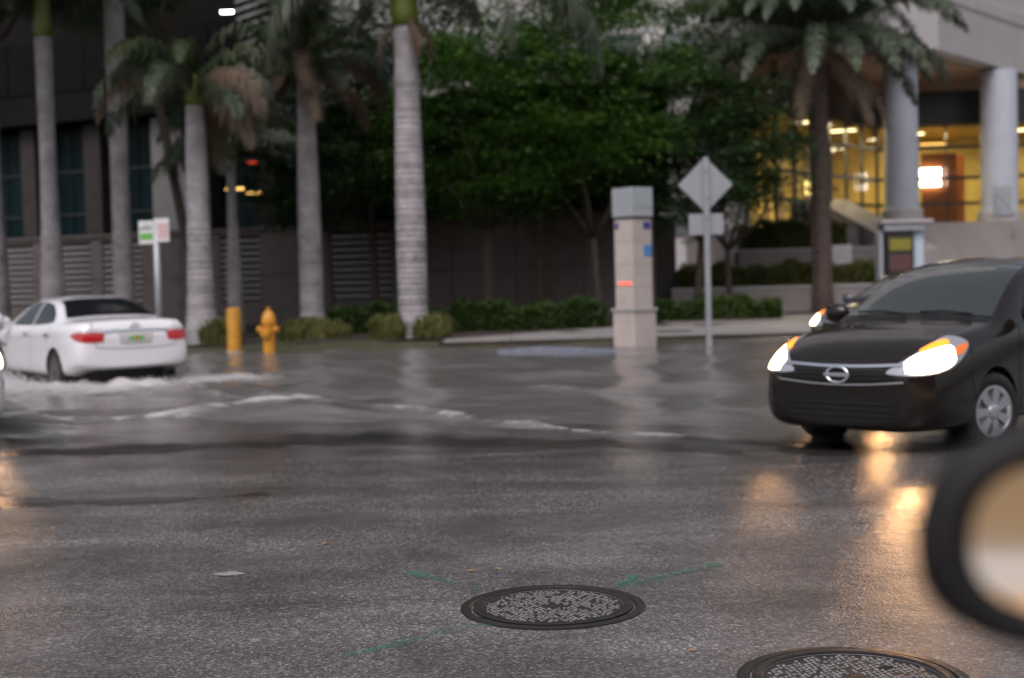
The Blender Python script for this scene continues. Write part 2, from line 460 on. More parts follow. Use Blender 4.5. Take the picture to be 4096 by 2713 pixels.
M['wp'] = pbr('white_car_paint', (.80, .79, .82), .25, coat=1, spec=.5)
M['bp'] = pbr('dark_brown_car_paint', (.009, .006, .005), .2, metal=.0, coat=.35, spec=.25)
M['gp'] = pbr('grey_car_paint', (.05, .055, .07), .25, metal=.4, coat=1)
M['carglass'] = pbr('dark_car_glass', (.010, .011, .013), .08, spec=.22, coat=.0)
M['screenglass'] = pbr('windscreen_glass', (.024, .030, .029), .04, spec=.8, coat=.3)
M['blackplastic'] = pbr('black_plastic', (.008, .0075, .008), .5, spec=.3)
M['tyre'] = pbr('tyre_rubber', (.014, .013, .013), .6, bump=(60, .2))
M['rim'] = pbr('silver_hubcap', (.55, .56, .60), .28, metal=.8)
M['darkrim'] = pbr('dull_alloy', (.16, .14, .13), .4, metal=.6)
M['chrome'] = pbr('chrome', (.75, .76, .80), .12, metal=1)
M['tail'] = pbr('red_tail_lamp', (.38, .010, .014), .12, spec=.6, coat=.6, emit=((1, .02, .01), .05))
M['clear'] = pbr('clear_lamp_strip', (.55, .50, .52), .15, spec=.6, coat=.5)
M['headlamp'] = pbr('lit_headlamp', (1, .95, .85), .3, emit=((1, .66, .38), 9))
M['lens'] = pbr('headlamp_lens', (.42, .43, .46), .08, metal=.4, coat=1)
M['indicator'] = pbr('amber_indicator', (1, .35, .03), .3, emit=((1, .24, .015), 1.1))
M['reflorange'] = pbr('amber_side_reflector', (.75, .16, .03), .25, emit=((1, .2, .03), .15))
M['plate'] = pbr('licence_plate', (.55, .60, .56), .45, var=(25, .25))
M['mirror'] = pbr('mirror_glass', (.92, .90, .88), .07, metal=1)
M['seam'] = pbr('panel_gap', (.006, .006, .006), .8)

# ------------------------------------------------------------------ ground, road, water
def shore(x):
    return 12.1 - 0.42 * max(-3.2, min(1.6, x)) + 0.22 * math.sin(x * 1.7 + .5) + 0.12 * math.sin(x * 4.1) + .07 * math.sin(x * 9.3 + 1) + .05 * math.sin(x * 17.0)

def zroad(x, y):
    d = y - shore(x)
    if d < 0: z = min(.012, -d * .012)
    else: z = max(-.14, -d * .0115)
    if y > 27.5: z = min(.03, z + (y - 27.5) * .02)
    return z

def lin(a, b, n): return list(np.linspace(a, b, n))

def grid_obj(name, xs, ys, zf, mat, parent=None, smooth=True):
    V = np.array([(x, y, zf(x, y)) for y in ys for x in xs])
    nx, ny = len(xs), len(ys)
    i = np.arange((ny - 1) * (nx - 1)); a = (i // (nx - 1)) * nx + i % (nx - 1)
    F = np.stack([a, a + 1, a + nx + 1, a + nx], 1)
    return lnk(bpy.data.objects.new(name, npmesh(name, V, F, mat, smooth)), parent)

g = MB().add([(-2500, -2500, -.6), (2500, -2500, -.6), (2500, 2500, -.6), (-2500, 2500, -.6)], [(0, 1, 2, 3)]).build('ground', M['earth'])
tag(g, kind='structure')
xs = [-300, -150, -80, -50, -35, -25] + lin(-18, 18, 145) + [25, 35, 50, 80, 150, 300]
ys = [-300, -150, -80, -40, -20, -10, -5, -2] + lin(0, 31, 156)
rd = grid_obj('road', xs, ys, zroad, M['asphalt'])
tag(rd, kind='structure')
def wetness(x, y):
    t = max(0, min(1, (y - shore(x) + 6.2) / 5.5)); return t * t * (3 - 2 * t)
rd.data.attributes.new('wet', 'FLOAT', 'POINT').data.foreach_set('value', [wetness(x, y) for y in ys for x in xs])

# verge, planting bed and walk behind the flooded gutter
def zverge(x, y):
    t = max(0, min(1, (y - 28.0) / 3.2))
    return -.10 + .19 * t * t * (3 - 2 * t) + .015 * math.sin(x * 1.3 + y) + .012 * math.sin(x * 3.1 - 2 * y) - (.02 if y < 28.2 else 0)
tag(grid_obj('verge', [-300, -100, -50] + lin(-25, 25, 101) + [50, 100, 300], lin(27.6, 32.2, 16), zverge, M['verge']), kind='structure')
def zbed(x, y): return .105 + .03 * math.sin(x * .9 + y * 1.7) + .02 * math.sin(x * 2.3 - y)
tag(grid_obj('planting_bed', [-300, -100, -50] + lin(-25, 6, 63), lin(31.2, 62, 50), zbed, M['soil']), kind='structure')
# walk: slabs with open joints
wroot = MB().prism([(-1.6, 29.9), (7.5, 30.3), (60, 33.0), (60, 38.2), (7.5, 36.0), (2.4, 35.5), (-1.6, 30.8)], -.2, .11).build('sidewalk', M['soil'])
tag(wroot, kind='structure')
slab = {}
for k in range(15):
    x0 = -1.5 + k * 1.5; x1 = x0 + 1.485
    def lo(x): return 29.95 + (x + 1.6) * .045
    def hi(x): return min(30.85 + (x + 1.6) * 1.18, 35.5 + (x - 2.4) * .1)
    MB().prism([(x0, lo(x0)), (x1, lo(x1)), (x1, hi(x1)), (x0, hi(x0))], .05, .135 + .004 * (k % 3)).build('paving_slab', M['walk'], wroot, bevel=.008)
pl = MB().prism([(4.2, 36.2), (7.5, 36.4), (80, 39.0), (80, 75), (4.2, 75)], -.3, .14).build('plaza_floor', M['plaza'])
tag(pl, kind='structure')

# ---- flood water with chop, a wake behind the white car and foam along its crests
def seg_d(X, Y, pts):
    d = np.full(X.shape, 1e9); tt = np.zeros(X.shape)
    for k, ((x0, y0), (x1, y1)) in enumerate(zip(pts, pts[1:])):
        dx, dy = x1 - x0, y1 - y0
        t = np.clip(((X - x0) * dx + (Y - y0) * dy) / (dx * dx + dy * dy), 0, 1)
        e = np.hypot(X - x0 - t * dx, Y - y0 - t * dy)
        mk = e < d
        d = np.where(mk, e, d); tt = np.where(mk, (k + t) / (len(pts) - 1), tt)
    return d, tt
WX = np.array([-300, -120, -60, -35, -24, -18] + lin(-14, 9, 420) + [12, 18, 30, 60, 120, 300])
wy = [5.0]
while wy[-1] < 31.6: wy.append(wy[-1] + .034 + .0028 * (wy[-1] - 5))
WY = np.array(wy)
X, Y = np.meshgrid(WX, WY)
Z = np.zeros_like(X)
wr = np.random.default_rng(5)
for k in range(46):
    lam = .22 * (1.09 ** k) * .9
    lam = min(lam, 3.2)
    a = wr.normal(R(74), R(38))
    kx, ky = 2 * math.pi / lam * math.cos(a), 2 * math.pi / lam * math.sin(a)
    Z += lam * .0027 * np.sin(X * kx + Y * ky + wr.uniform(0, 6.28))
Z *= np.clip((Y - 9.0) / 6.0, .22, 1.0) * (1 + .7 * np.exp(-((X + 6) / 4.5) ** 2 - ((Y - 15) / 5) ** 2))
foam = np.zeros_like(X)
_tab = np.random.default_rng(21).random((256, 256))
def vnoise(A, B, sx, sy):
    a, b = A * sx + 500, B * sy + 500
    i, j = np.floor(a).astype(int), np.floor(b).astype(int)
    u, v = a - i, b - j; u = u * u * (3 - 2 * u); v = v * v * (3 - 2 * v)
    g = lambda p, q_: _tab[p % 256, q_ % 256]
    return (g(i, j) * (1 - u) + g(i + 1, j) * u) * (1 - v) + (g(i, j + 1) * (1 - u) + g(i + 1, j + 1) * u) * v
wakes = [  # crest line, height, half-width, foam
    ([(-8.6, 15.0), (-5.7, 15.15), (-4.6, 15.5), (-3.78, 15.83), (-2.52, 16.42), (-1.9, 17.0)], .050, .20, .42),
    ([(-3.6, 18.9), (-2.9, 18.1), (-2.35, 17.3), (-1.9, 16.9)], .055, .26, .44),
    ([(-2.6, 16.3), (-1.6, 16.0), (-1.02, 15.62), (-.64, 14.7), (.2, 13.6), (.97, 12.73), (1.85, 11.5), (2.7, 10.8)], .034, .16, .33),
    ([(-9, 17.2), (-6.5, 17.0), (-5, 16.6), (-4.2, 16.2)], .04, .22, .30),
    ([(-6.0, 19.6), (-4.4, 18.9), (-2.6, 17.0)], .035, .3, .18),
    ([(-4.9, 22.2), (-3.5, 21.6), (-2.0, 21.0), (-.5, 20.3)], .03, .28, .22),
    ([(-3.0, 24.3), (-1.0, 23.8), (1.5, 23.2)], .02, .3, .14),
    ([(-7.5, 12.6), (-5, 12.3), (-3.2, 12.2), (-1.8, 12.8)], .02, .22, .03),
    ([(-6.5, 9.55), (-3.5, 9.4), (-2.2, 9.3), (-1.4, 9.55)], .004, .13, .0),
    ([(-4.2, 11.2), (-2.4, 10.9), (-.5, 10.9)], .010, .2, .0),
    ([(-1.4, 9.55), (-.5, 8.55), (.35, 7.75)], .003, .12, .0),
    ([(.2, 17.9), (.8, 17.5)], .02, .25, .2),
]
for pts, h, w, fm in wakes:
    d, t = seg_d(X, Y, pts)
    env = np.clip(np.minimum(t, 1 - t) * 5, 0.05, 1)
    brk = np.clip(-.35 + 2.0 * vnoise(X, Y, 1.7, 2.2) + 1.5 * (vnoise(X + 9, Y, 5.5, 8.5) - .5), .04, 1.2)
    d2 = d + .08 * np.sin(X * 5.1 + Y * 3.3) * np.sin(X * 2.3 - Y * 4.7)
    Z += h * env * np.exp(-(d2 / w) ** 2) - .35 * h * env * np.exp(-((d2 - 1.8 * w) / w) ** 2)
    foam += fm * .82 * brk * env * np.exp(-(d2 / (w * .7)) ** 2) + .30 * fm * env * np.exp(-(d2 / (w * 3.0)) ** 2)
# churned water round the white car
for (cx, cy, rx, ry, h, fm) in [(-6.6, 20.2, 1.3, .55, .11, .52), (-5.4, 20.9, .9, .5, .10, .42), (-7.9, 20.2, .8, .9, .06, .46),
                                (-8.8, 20.2, 1.0, .8, .05, .40), (-4.5, 21.8, .8, .6, .045, .34), (-5.2, 19.7, 1.4, .5, .03, .26), (-8, 19.0, 2.2, .6, .03, .24)]:
    q = np.exp(-(((X - cx) / rx) ** 2 + ((Y - cy) / ry) ** 2)) * np.clip(.25 + 1.4 * vnoise(X, Y, 1.6, 2.6), 0, 1.3)
    Z += q * h * (.6 + .6 * np.sin(X * 7 + Y * 3) * np.sin(X * 4 - Y * 9))
    foam += q * fm * .95
nx, ny = len(WX), len(WY)
i = np.arange((ny - 1) * (nx - 1)); a = (i // (nx - 1)) * nx + i % (nx - 1)
wme = npmesh('flood_water', np.stack([X.ravel(), Y.ravel(), Z.ravel()], 1), np.stack([a, a + 1, a + nx + 1, a + nx], 1), M['water'], True)
wa = wme.attributes.new('foam', 'FLOAT', 'POINT'); wa.data.foreach_set('value', foam.ravel().astype(np.float32))
wd_ = wme.attributes.new('depth', 'FLOAT', 'POINT')
wd_.data.foreach_set('value', np.array([-zroad(x, y) if -60 < x < 60 else .1 for x, y in zip(X.ravel(), Y.ravel())], np.float32))
tag(lnk(bpy.data.objects.new('flood_water', wme)), kind='structure')

# ------------------------------------------------------------------ office building on the left
ob = thing('office_building', 'dark office building behind the palms with stone base, louvre bays and teal windows', 'building', (-4.9, 46, .1), R(-25))
def P(name, c, d, mat, parent=None, bevel=0): return MB().box(c, d).build(name, mat, parent or ob, bevel=bevel)
LOUV = [(-21.9, -20.0), (-18.9, -17.4), (-16.1, -14.5), (-13.1, -11.7), (-11.1, -9.3), (-5.8, -4.15), (-1.35, 1.05)]
WALLTOP = 3.25
edges = [-24]
for a0, b0 in LOUV: edges += [a0, b0]
edges.append(10.2)
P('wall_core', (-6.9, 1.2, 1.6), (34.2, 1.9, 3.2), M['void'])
# stone panels, two courses, open joints
for k in range(0, len(edges), 2):
    a0, b0 = edges[k], edges[k + 1]
    n = max(1, round((b0 - a0) / 2.1)); w = (b0 - a0) / n
    for j in range(n):
        for z0, z1 in ((0, 1.68), (1.70, WALLTOP)):
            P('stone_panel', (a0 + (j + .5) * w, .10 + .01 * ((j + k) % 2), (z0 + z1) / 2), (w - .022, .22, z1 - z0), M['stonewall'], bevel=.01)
for a0, b0 in LOUV:
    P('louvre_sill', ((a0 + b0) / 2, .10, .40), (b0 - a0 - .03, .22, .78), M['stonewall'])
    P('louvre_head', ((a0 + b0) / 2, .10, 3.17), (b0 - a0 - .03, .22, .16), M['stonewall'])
    n = 10
    sm = MB().add([(-(b0 - a0) / 2 + .02, -.10, -.03), ((b0 - a0) / 2 - .02, -.10, -.03), ((b0 - a0) / 2 - .02, .06, .03), (-(b0 - a0) / 2 + .02, .06, .03),
                   (-(b0 - a0) / 2 + .02, -.10, .03), ((b0 - a0) / 2 - .02, -.10, .03), ((b0 - a0) / 2 - .02, .06, .09), (-(b0 - a0) / 2 + .02, .06, .09)],
                  [(3, 2, 1, 0), (4, 5, 6, 7), (0, 1, 5, 4), (1, 2, 6, 5), (2, 3, 7, 6), (3, 0, 4, 7)]).mesh('louvre_slat', M['slat'])
    for j in range(n):
        piece('louvre_slat', sm, ob, ((a0 + b0) / 2, .10, .90 + j * .222))
# stone coping
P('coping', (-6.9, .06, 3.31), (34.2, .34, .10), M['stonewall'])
# columns and set-back glazing
cols = [(-21, .8), (-17.9, .7), (-14.5, .7), (-11.4, .8), (-8.0, 1.35), (-6.3, .4), (-3.7, .7), (-.2, .7), (3.4, .7), (7.0, .7), (10.0, .5)]
for (s, w) in cols:
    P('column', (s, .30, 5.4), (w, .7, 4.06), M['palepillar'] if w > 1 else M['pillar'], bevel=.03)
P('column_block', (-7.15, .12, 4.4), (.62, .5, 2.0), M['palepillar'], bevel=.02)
for (s0, w0), (s1, w1) in zip(cols, cols[1:]):
    x0, x1 = s0 + w0 / 2, s1 - w1 / 2
    n = max(1, round((x1 - x0) / 1.3)); w = (x1 - x0) / n
    for j in range(n):
        for z0, z1 in ((3.40, 4.15), (4.21, 5.75), (5.81, 7.35)):
            P('window_pane', (x0 + (j + .5) * w, .72, (z0 + z1) / 2), (w - .06, .03, z1 - z0), M['tealglass'])
    P('transom', ((x0 + x1) / 2, .70, 4.18), (x1 - x0, .12, .06), M['frame'])
    P('transom', ((x0 + x1) / 2, .70, 5.78), (x1 - x0, .12, .06), M['frame'])
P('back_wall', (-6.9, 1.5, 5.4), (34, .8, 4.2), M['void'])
# overhanging storeys above (left part), wall and ribbon windows coloured near-black for deep shade
P('overhang', (-14.2, 1.4, 7.75), (20.6, 4.0, .5), M['shadewall'])
P('upper_wall', (-14.2, 1.5, 14.5), (20.4, 3.4, 13.0), M['shadewall'])
for fl in range(4):
    for j in range(11):
        P('window_pane', (-23.4 + j * 1.85, -.22, 9.6 + fl * 3.1), (1.7, .06, 1.9), M['darkglass'])
# slatted screen wing above, running back to the left
wing = thing('louvred_screen', 'slatted grey louvre screen high behind the palm fronds', 'louvre screen', (-7.0, 45.0, 8.0), R(-52))
MB().box((-3.6, .25, 2.6), (7.4, .12, 5.6)).build('backing', M['void'], wing)
sm = MB().box((-3.6, 0, 0), (7.2, .09, .10)).mesh('screen_slat', M['white'])
for j in range(18):
    piece('screen_slat', sm, wing, (0, 0, .2 + j * .30), (R(25), 0, 0))
for xx in (-7.1, -3.6, -.1):
    MB().box((xx, .1, 2.6), (.08, .16, 5.6)).build('screen_post', M['frame'], wing)
# pale flank panel under the screen
MB().box((0, 0, 0), (2.4, .4, 2.6)).build('flank_panel', M['palestone'], wing).location = (-1.0, .2, -1.4)
# lamps in the building
def lamp(name, label, loc, d, mat, cat='lamp'):
    t = thing(name, label, cat, loc)
    MB().box((0, .02, 0), (d[0] + .06, .06, d[2] + .05)).build('lamp_housing', M['frame'], t)
    MB().box((0, -.035, 0), d).build('lamp_lens', mat, t)
    return t
lamp('ceiling_lamp', 'bright white lamp high on the dark facade beside the slatted screen', (-9.35, 47.0, 10.7), (.42, .05, .05), M['whitelamp'])
lamp('wall_lamp', 'thin amber lamp in the dark window right of the pale palm, longer and higher one', (-9.45, 47.8, 4.80), (.62, .05, .07), M['amber'])
lamp('wall_lamp', 'thin amber lamp in the dark window, lower and right of its twin', (-8.75, 47.5, 4.62), (.5, .05, .06), M['amber'])
lamp('exit_lamp', 'dim red lamp above the amber lamps in the window', (-8.75, 47.5, 5.66), (.45, .05, .08), M['redlamp'])

# pale tower behind the trees
tw = thing('pale_tower', 'pale tall building glimpsed through gaps between the tree crowns', 'building', (3, 68, 0))
MB().box((0, 0, 22), (34, 14, 44)).build('wall', M['tower'], tw)
tp = MB().box((0, 0, 0), (2.2, .1, 1.7)).mesh('window', M['towerglass'])
for fl in range(9):
    for j in range(10):
        piece('window', tp, tw, (-15.3 + j * 3.4, -7.02, 4 + fl * 3.6))

# ------------------------------------------------------------------ lobby building on the right
lb = thing('lobby_building', 'pale lobby building with round columns, deep canopy and warm yellow lit glass', 'building', (14, 50, .14))
LO = (14, 50, .14)
def Q(name, mb, mat, bevel=0, smooth=False, parent=None, angle=None):
    return mb.build(name, mat, parent or lb, bevel=bevel, org=LO, smooth=smooth, angle=angle)
PZ = 3.0
Q('podium', MB().prism([(7.8, 47.0), (40, 47.0), (40, 74), (7.8, 74)], .0, PZ - .02), M['pinkstone'])
Q('podium_floor', MB().prism([(7.7, 46.9), (40, 46.9), (40, 74), (7.7, 74)], PZ - .02, PZ), M['plaza'])
# stair: one object for each step
stm = MB().box((0, 0, 0), (11.5, .345, .165)).mesh('step', M['pinkstone'])
for k in range(17):
    piece('step', stm, lb, (19.2 - 14, 41.3 + k * .335 - 50, .02 + .0825 + k * .165 - .0), (0, 0, 0))
Q('stair_base', MB().prism([(13.45, 41.5), (24.95, 41.5), (24.95, 46.95), (13.45, 46.95)], [.0, .0, .0, .0], [.12, .12, 2.78, 2.78]), M['pinkstone'])
Q('cheek_wall', MB().prism([(12.3, 42.6), (13.3, 42.6), (12.6, 51.5), (11.5, 51.5)], .14, [2.05, 2.05, 4.1, 4.1]), M['pinkstone'], bevel=.02)
for (cx, cy, rr) in ((13.72, 48.2, .58), (18.35, 51.6, .66), (23.6, 56.2, .66)):
    Q('column', MB().lathe([(rr, PZ), (rr, 5.9), (rr - .012, 5.91), (rr - .012, 5.93), (rr, 5.94), (rr, 8.72)], 32, (cx, cy, 0)), M['whiteconc'], smooth=True, angle=40)
    Q('column_base', MB().lathe([(rr + .14, PZ), (rr + .14, PZ + .5), (rr + .1, PZ + .54)], 32, (cx, cy, 0)), M['palestone'], smooth=True, angle=40)
CAN = [(8.0, 45.6), (14.7, 47.0), (30, 65.1), (30, 74), (8.0, 74)]
Q('canopy', MB().prism(CAN, 8.80, 11.1), M['palestone'], bevel=.04)
Q('soffit', MB().prism([(8.4, 46.2), (14.4, 47.6), (29, 65.1), (29, 73), (8.4, 73)], 8.72, 8.797), M['soffit'])
Q('parapet', MB().prism([(9.5, 47.6), (14.5, 48.6), (30, 67), (30, 74), (9.5, 74)], 11.1, 24), M['palestone'])
Q('canopy_reveal', MB().prism([(7.97, 45.56), (14.71, 46.96), (30.03, 65.08), (30.03, 74.05), (7.97, 74.05)], 10.55, 10.62), M['conc'])
GL = [((9.2, 46.9 + .6), (14.5, 54.3)), ((14.5, 54.3), (25.0, 53.0))]
for (ax, ay), (bx, by) in GL:
    L_ = math.hypot(bx - ax, by - ay); an = math.atan2(by - ay, bx - ax)
    cx, cy = (ax + bx) / 2, (ay + by) / 2
    Q('spandrel', MB().box((cx, cy, 7.66), (L_, .3, 1.3), an), M['spandrel'])
    Q('fascia_band', MB().box((cx, cy, 8.52), (L_, .24, .40), an), M['soffit'])
    n = round(L_ / 1.35); w = L_ / n
    zs = [PZ + .06, 3.95, 4.95, 6.15, 7.0]
    for j in range(n):
        t = (j + .5) / n
        px, py = ax + (bx - ax) * t, ay + (by - ay) * t
        for z0, z1 in zip(zs, zs[1:]):
            Q('pane', MB().box((px, py, (z0 + z1) / 2), (w - .07, .02, z1 - z0 - .07), an), M['pane'])
    for j in range(n + 1):
        t = j / n
        Q('mullion', MB().box((ax + (bx - ax) * t, ay + (by - ay) * t, 5.0), (.045, .12, 3.98), an), M['frame'])
    for z in zs[1:-1]:
        Q('transom', MB().box((cx, cy, z), (L_, .12, .13), an), M['frame'])
# interior: warm walls, ceiling with lamps, wood door wall, bright screen
Q('interior_wall', MB().prism([(9.5, 52.5), (14.0, 59.6), (26, 58.2), (26, 58.5), (13.9, 59.9), (9.2, 52.7)], PZ, 7.0), M['yellowwall'])
Q('interior_ceiling', MB().prism([(9.3, 47.7), (14.55, 54.5), (26, 53.2), (26, 58.2), (14, 59.6), (9.5, 52.6)], 6.96, 7.0), M['yellowwall'])
for k in range(6):
    t = k / 5
    Q('interior_panel', MB().box((9.9 + 3.9 * t, 52.9 + 6.1 * t, 4.9), (.12, .2, 3.8), R(57)), M['soffit'])
Q('wood_wall', MB().box((17.15, 55.0, 4.5), (1.35, .2, 3.0), R(-7)), M['wood'])
Q('wood_wall', MB().box((18.1, 56.4, 4.5), (1.0, .2, 3.0), R(-7)), M['wood'])
Q('reception_desk', MB().box((11.2, 51.6, 3.55), (.7, 1.6, 1.1), R(-37)), M['kioskdark'])
Q('interior_counter', MB().box((12.2, 53.6, 4.6), (1.0, .8, .16), R(-37)), M['wood'])
Q('lit_panel', MB().box((11.9, 54.6, 4.75), (.75, .06, .55), R(55)), pbr('lit_notice_panel', (1, .9, .5), .5, emit=((1, .82, .25), 1.1)))
Q('screen', MB().box((16.75, 54.80, 5.05), (.78, .05, .68), R(-7)), M['screen'])
Q('screen_bar', MB().box((16.75, 54.74, 5.22), (.80, .03, .06), R(-7)), M['frame'])
Q('lamp_strip', MB().box((16.85, 54.7, 6.35), (1.0, .06, .05), R(-7)), M['amber'])
for (cx, cy) in ((11.0, 51.0), (13.2, 54.4), (16.5, 56.5), (20.5, 56.0)):
    Q('ceiling_lamp', MB().box((cx, cy, 6.93), (1.0, .22, .04), R(-20)), M['lobbylamp'])
for (cx, cy, e) in ((11.3, 51.4, 230), (17, 56.4, 190), (22, 55.8, 120)):
    ld = bpy.data.lights.new('lobby_light', 'AREA'); ld.energy = e; ld.size = 1.6; ld.color = (1, .82, .52)
    lo_ = bpy.data.objects.new('lobby_light', ld); lo_.location = (cx - 14, cy - 50, 6.85 - .14); lnk(lo_, lb)
# handrail on the stair
hr = thing('stair_handrail', 'thin grey metal handrail on the lobby stair', 'handrail', (16.6, 44, .14))
MB().tube([(0, -2.4, 1.2), (0, 2.8, 3.75), (0, 3.4, 3.8)], .03).build('rail', M['post'], hr, smooth=True)
for k in range(5):
    y = -2.3 + k * 1.25
    MB().tube([(0, y, .30 + (y + 2.3) * .49), (0, y, 1.22 + (y + 2.3) * .49)], .022).build('baluster', M['post'], hr, smooth=True)
nb = thing('stair_sign', 'grey upright notice board at the top of the lobby stair', 'notice board', (16.95, 47.4, 3.14))
MB().box((0, 0, .55), (.62, .08, 1.05)).build('board', M['signmetal'], nb, bevel=.01)
MB().box((0, 0, .02), (.7, .3, .04)).build('foot', M['frame'], nb)

# terraced planters
def planter(label, x0, x1, y0, y1, z0, z1):
    t = thing('planter_wall', label, 'planter wall', ((x0 + x1) / 2, (y0 + y1) / 2, z0))
    n = max(1, round((x1 - x0) / 1.6)); w = (x1 - x0) / n
    MB().box((0, .12, (z1 - z0) / 2 - .04), (x1 - x0 - .02, y1 - y0 - .24, z1 - z0 - .08)).build('core', M['soil'], t)
    pm = MB().box((0, 0, (z1 - z0) / 2), (w - .015, .22, z1 - z0 - .09)).mesh('wall_block', M['pinkstone'])
    for j in range(n):
        piece('wall_block', pm, t, (-(x1 - x0) / 2 + (j + .5) * w, -(y1 - y0) / 2 + .11, 0))
    MB().box((0, -(y1 - y0) / 2 + .12, z1 - z0 - .04), (x1 - x0 + .04, .32, .08)).build('coping', M['palestone'], t, bevel=.01)
    return t
planter('low pinkish stone planter wall behind the date palm trunk', 4.6, 13.0, 43.2, 45.3, .14, 1.02)
planter('upper pale stone planter wall carrying the white notice', 7.6, 12.2, 45.4, 46.85, .14, 2.22)
nt_ = thing('paper_notice', 'white paper notice fixed to the upper planter wall', 'notice', (10.92, 45.36, 1.68))
MB().box((0, 0, .3), (.62, .02, .62)).build('sheet', M['white'], nt_)
for k in range(4):
    MB().box((0, -.012, .14 + k * .11), (.5, .004, .035)).build('text_line', M['signmetal'], nt_)

# ------------------------------------------------------------------ vegetation
def leaf_quads(Pt, size, tilt=.6, asp=.42, ax=None):
    n = len(Pt)
    th = rng.uniform(0, 2 * math.pi, n)
    A = np.stack([np.cos(th), np.sin(th), rng.normal(-.15, tilt * .6, n)], 1); A /= np.linalg.norm(A, axis=1)[:, None]
    B = np.cross(A, np.stack([rng.normal(0, tilt, n), rng.normal(0, tilt, n), np.ones(n)], 1)); B /= np.linalg.norm(B, axis=1)[:, None]
    s = size * rng.uniform(.65, 1.25, n)[:, None]
    V = np.stack([Pt - A * s, Pt + B * s * asp, Pt + A * s, Pt - B * s * asp], 1).reshape(-1, 3)
    return V, np.arange(n * 4).reshape(-1, 4)

def crown_mesh(name, mat, seed, rx, rz, nspray, nleaf, size=.10):
    q = np.random.default_rng(seed)
    pts = []
    for k in range(nspray):
        u = q.normal(size=3); u /= np.linalg.norm(u)
        rr = q.uniform(.45, 1.0) ** .6
        c = u * rr * np.array([rx, rx, rz])
        c[2] = c[2] * (1 if c[2] > 0 else .8)
        w = q.uniform(.7, 1.45)
        p = q.normal(size=(nleaf, 3)) * np.array([w * .5, w * .5, w * .11])
        p[:, 2] -= .16 * (p[:, 0] ** 2 + p[:, 1] ** 2)
        pts.append(c + p)
    V, F = leaf_quads(np.concatenate(pts), size, .55)
    return npmesh(name, V, F, mat)

crA = crown_mesh('crown', M['leaf'], 3, 3.3, 3.2, 150, 190, .08)
crB = crown_mesh('crown', M['leaf'], 4, 3.0, 3.6, 145, 190, .08)
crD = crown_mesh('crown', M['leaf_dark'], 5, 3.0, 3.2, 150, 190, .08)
def shade_tree(label, x, y, h0, crown, rz, sc, lean=(0, 0), tr=.17, cz=None):
    t = thing('shade_tree', label, 'tree', (x, y, .1), 0, 'leafy shade trees in front of the stone wall')
    mb = MB()
    top = (lean[0], lean[1], h0)
    mb.tube([(0, 0, -.2), (.03, 0, .6), (lean[0] * .5, lean[1] * .5, h0 * .55), top], [tr * 1.25, tr, tr * .9, tr * .8], 10)
    mb.build('trunk', M['bark'], t, smooth=True)
    q = random.Random(int(x * 100))
    for k in range(6):
        a = k * 1.05 + q.uniform(-.3, .3); r_ = q.uniform(1.0, 2.0)
        e = (top[0] + math.cos(a) * r_, top[1] + math.sin(a) * r_ * .7, h0 + q.uniform(1.2, 3.2))
        mid = ((top[0] + e[0]) / 2 + .1, (top[1] + e[1]) / 2, h0 + (e[2] - h0) * .35)
        MB().tube([(top[0], top[1], h0 - .15), mid, e], [tr * .6, tr * .42, tr * .18], 7).build('limb', M['bark'], t, smooth=True)
    c = piece('crown', crown, t, (lean[0], lean[1], cz or (h0 + 3.0)), (0, 0, rz), (sc, sc, sc)); c['kind'] = 'stuff'
    return t
shade_tree('leafy shade tree with a bare brown trunk right of the tallest pale palm', -.65, 40.6, 2.9, crA, .3, 1.0, (0, 0), .2, 5.55)
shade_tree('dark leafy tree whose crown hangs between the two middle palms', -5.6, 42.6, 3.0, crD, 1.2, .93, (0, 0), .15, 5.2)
shade_tree('leafy tree with a thin forked trunk left of the stone pylon', 2.55, 40.3, 2.6, crB, 2.0, .98, (-.1, 0), .12, 6.6)
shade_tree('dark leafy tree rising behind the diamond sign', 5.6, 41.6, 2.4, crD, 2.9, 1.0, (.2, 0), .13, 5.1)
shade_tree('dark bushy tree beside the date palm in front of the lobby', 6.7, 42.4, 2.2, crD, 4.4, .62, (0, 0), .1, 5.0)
shade_tree('tall leafy tree at the back rising above the other crowns', .9, 42.2, 4.5, crB, .9, 1.1, (0, 0), .18, 9.2)
shade_tree('tall leafy tree behind the left palms at the top of the picture', -12.0, 43.0, 6.8, crA, 3.6, .85, (0, 0), .16, 11.4)
shade_tree('tall dark tree at the back between pylon and date palm', 4.6, 43.6, 5.0, crB, 5.0, .95, (0, 0), .16, 9.3)

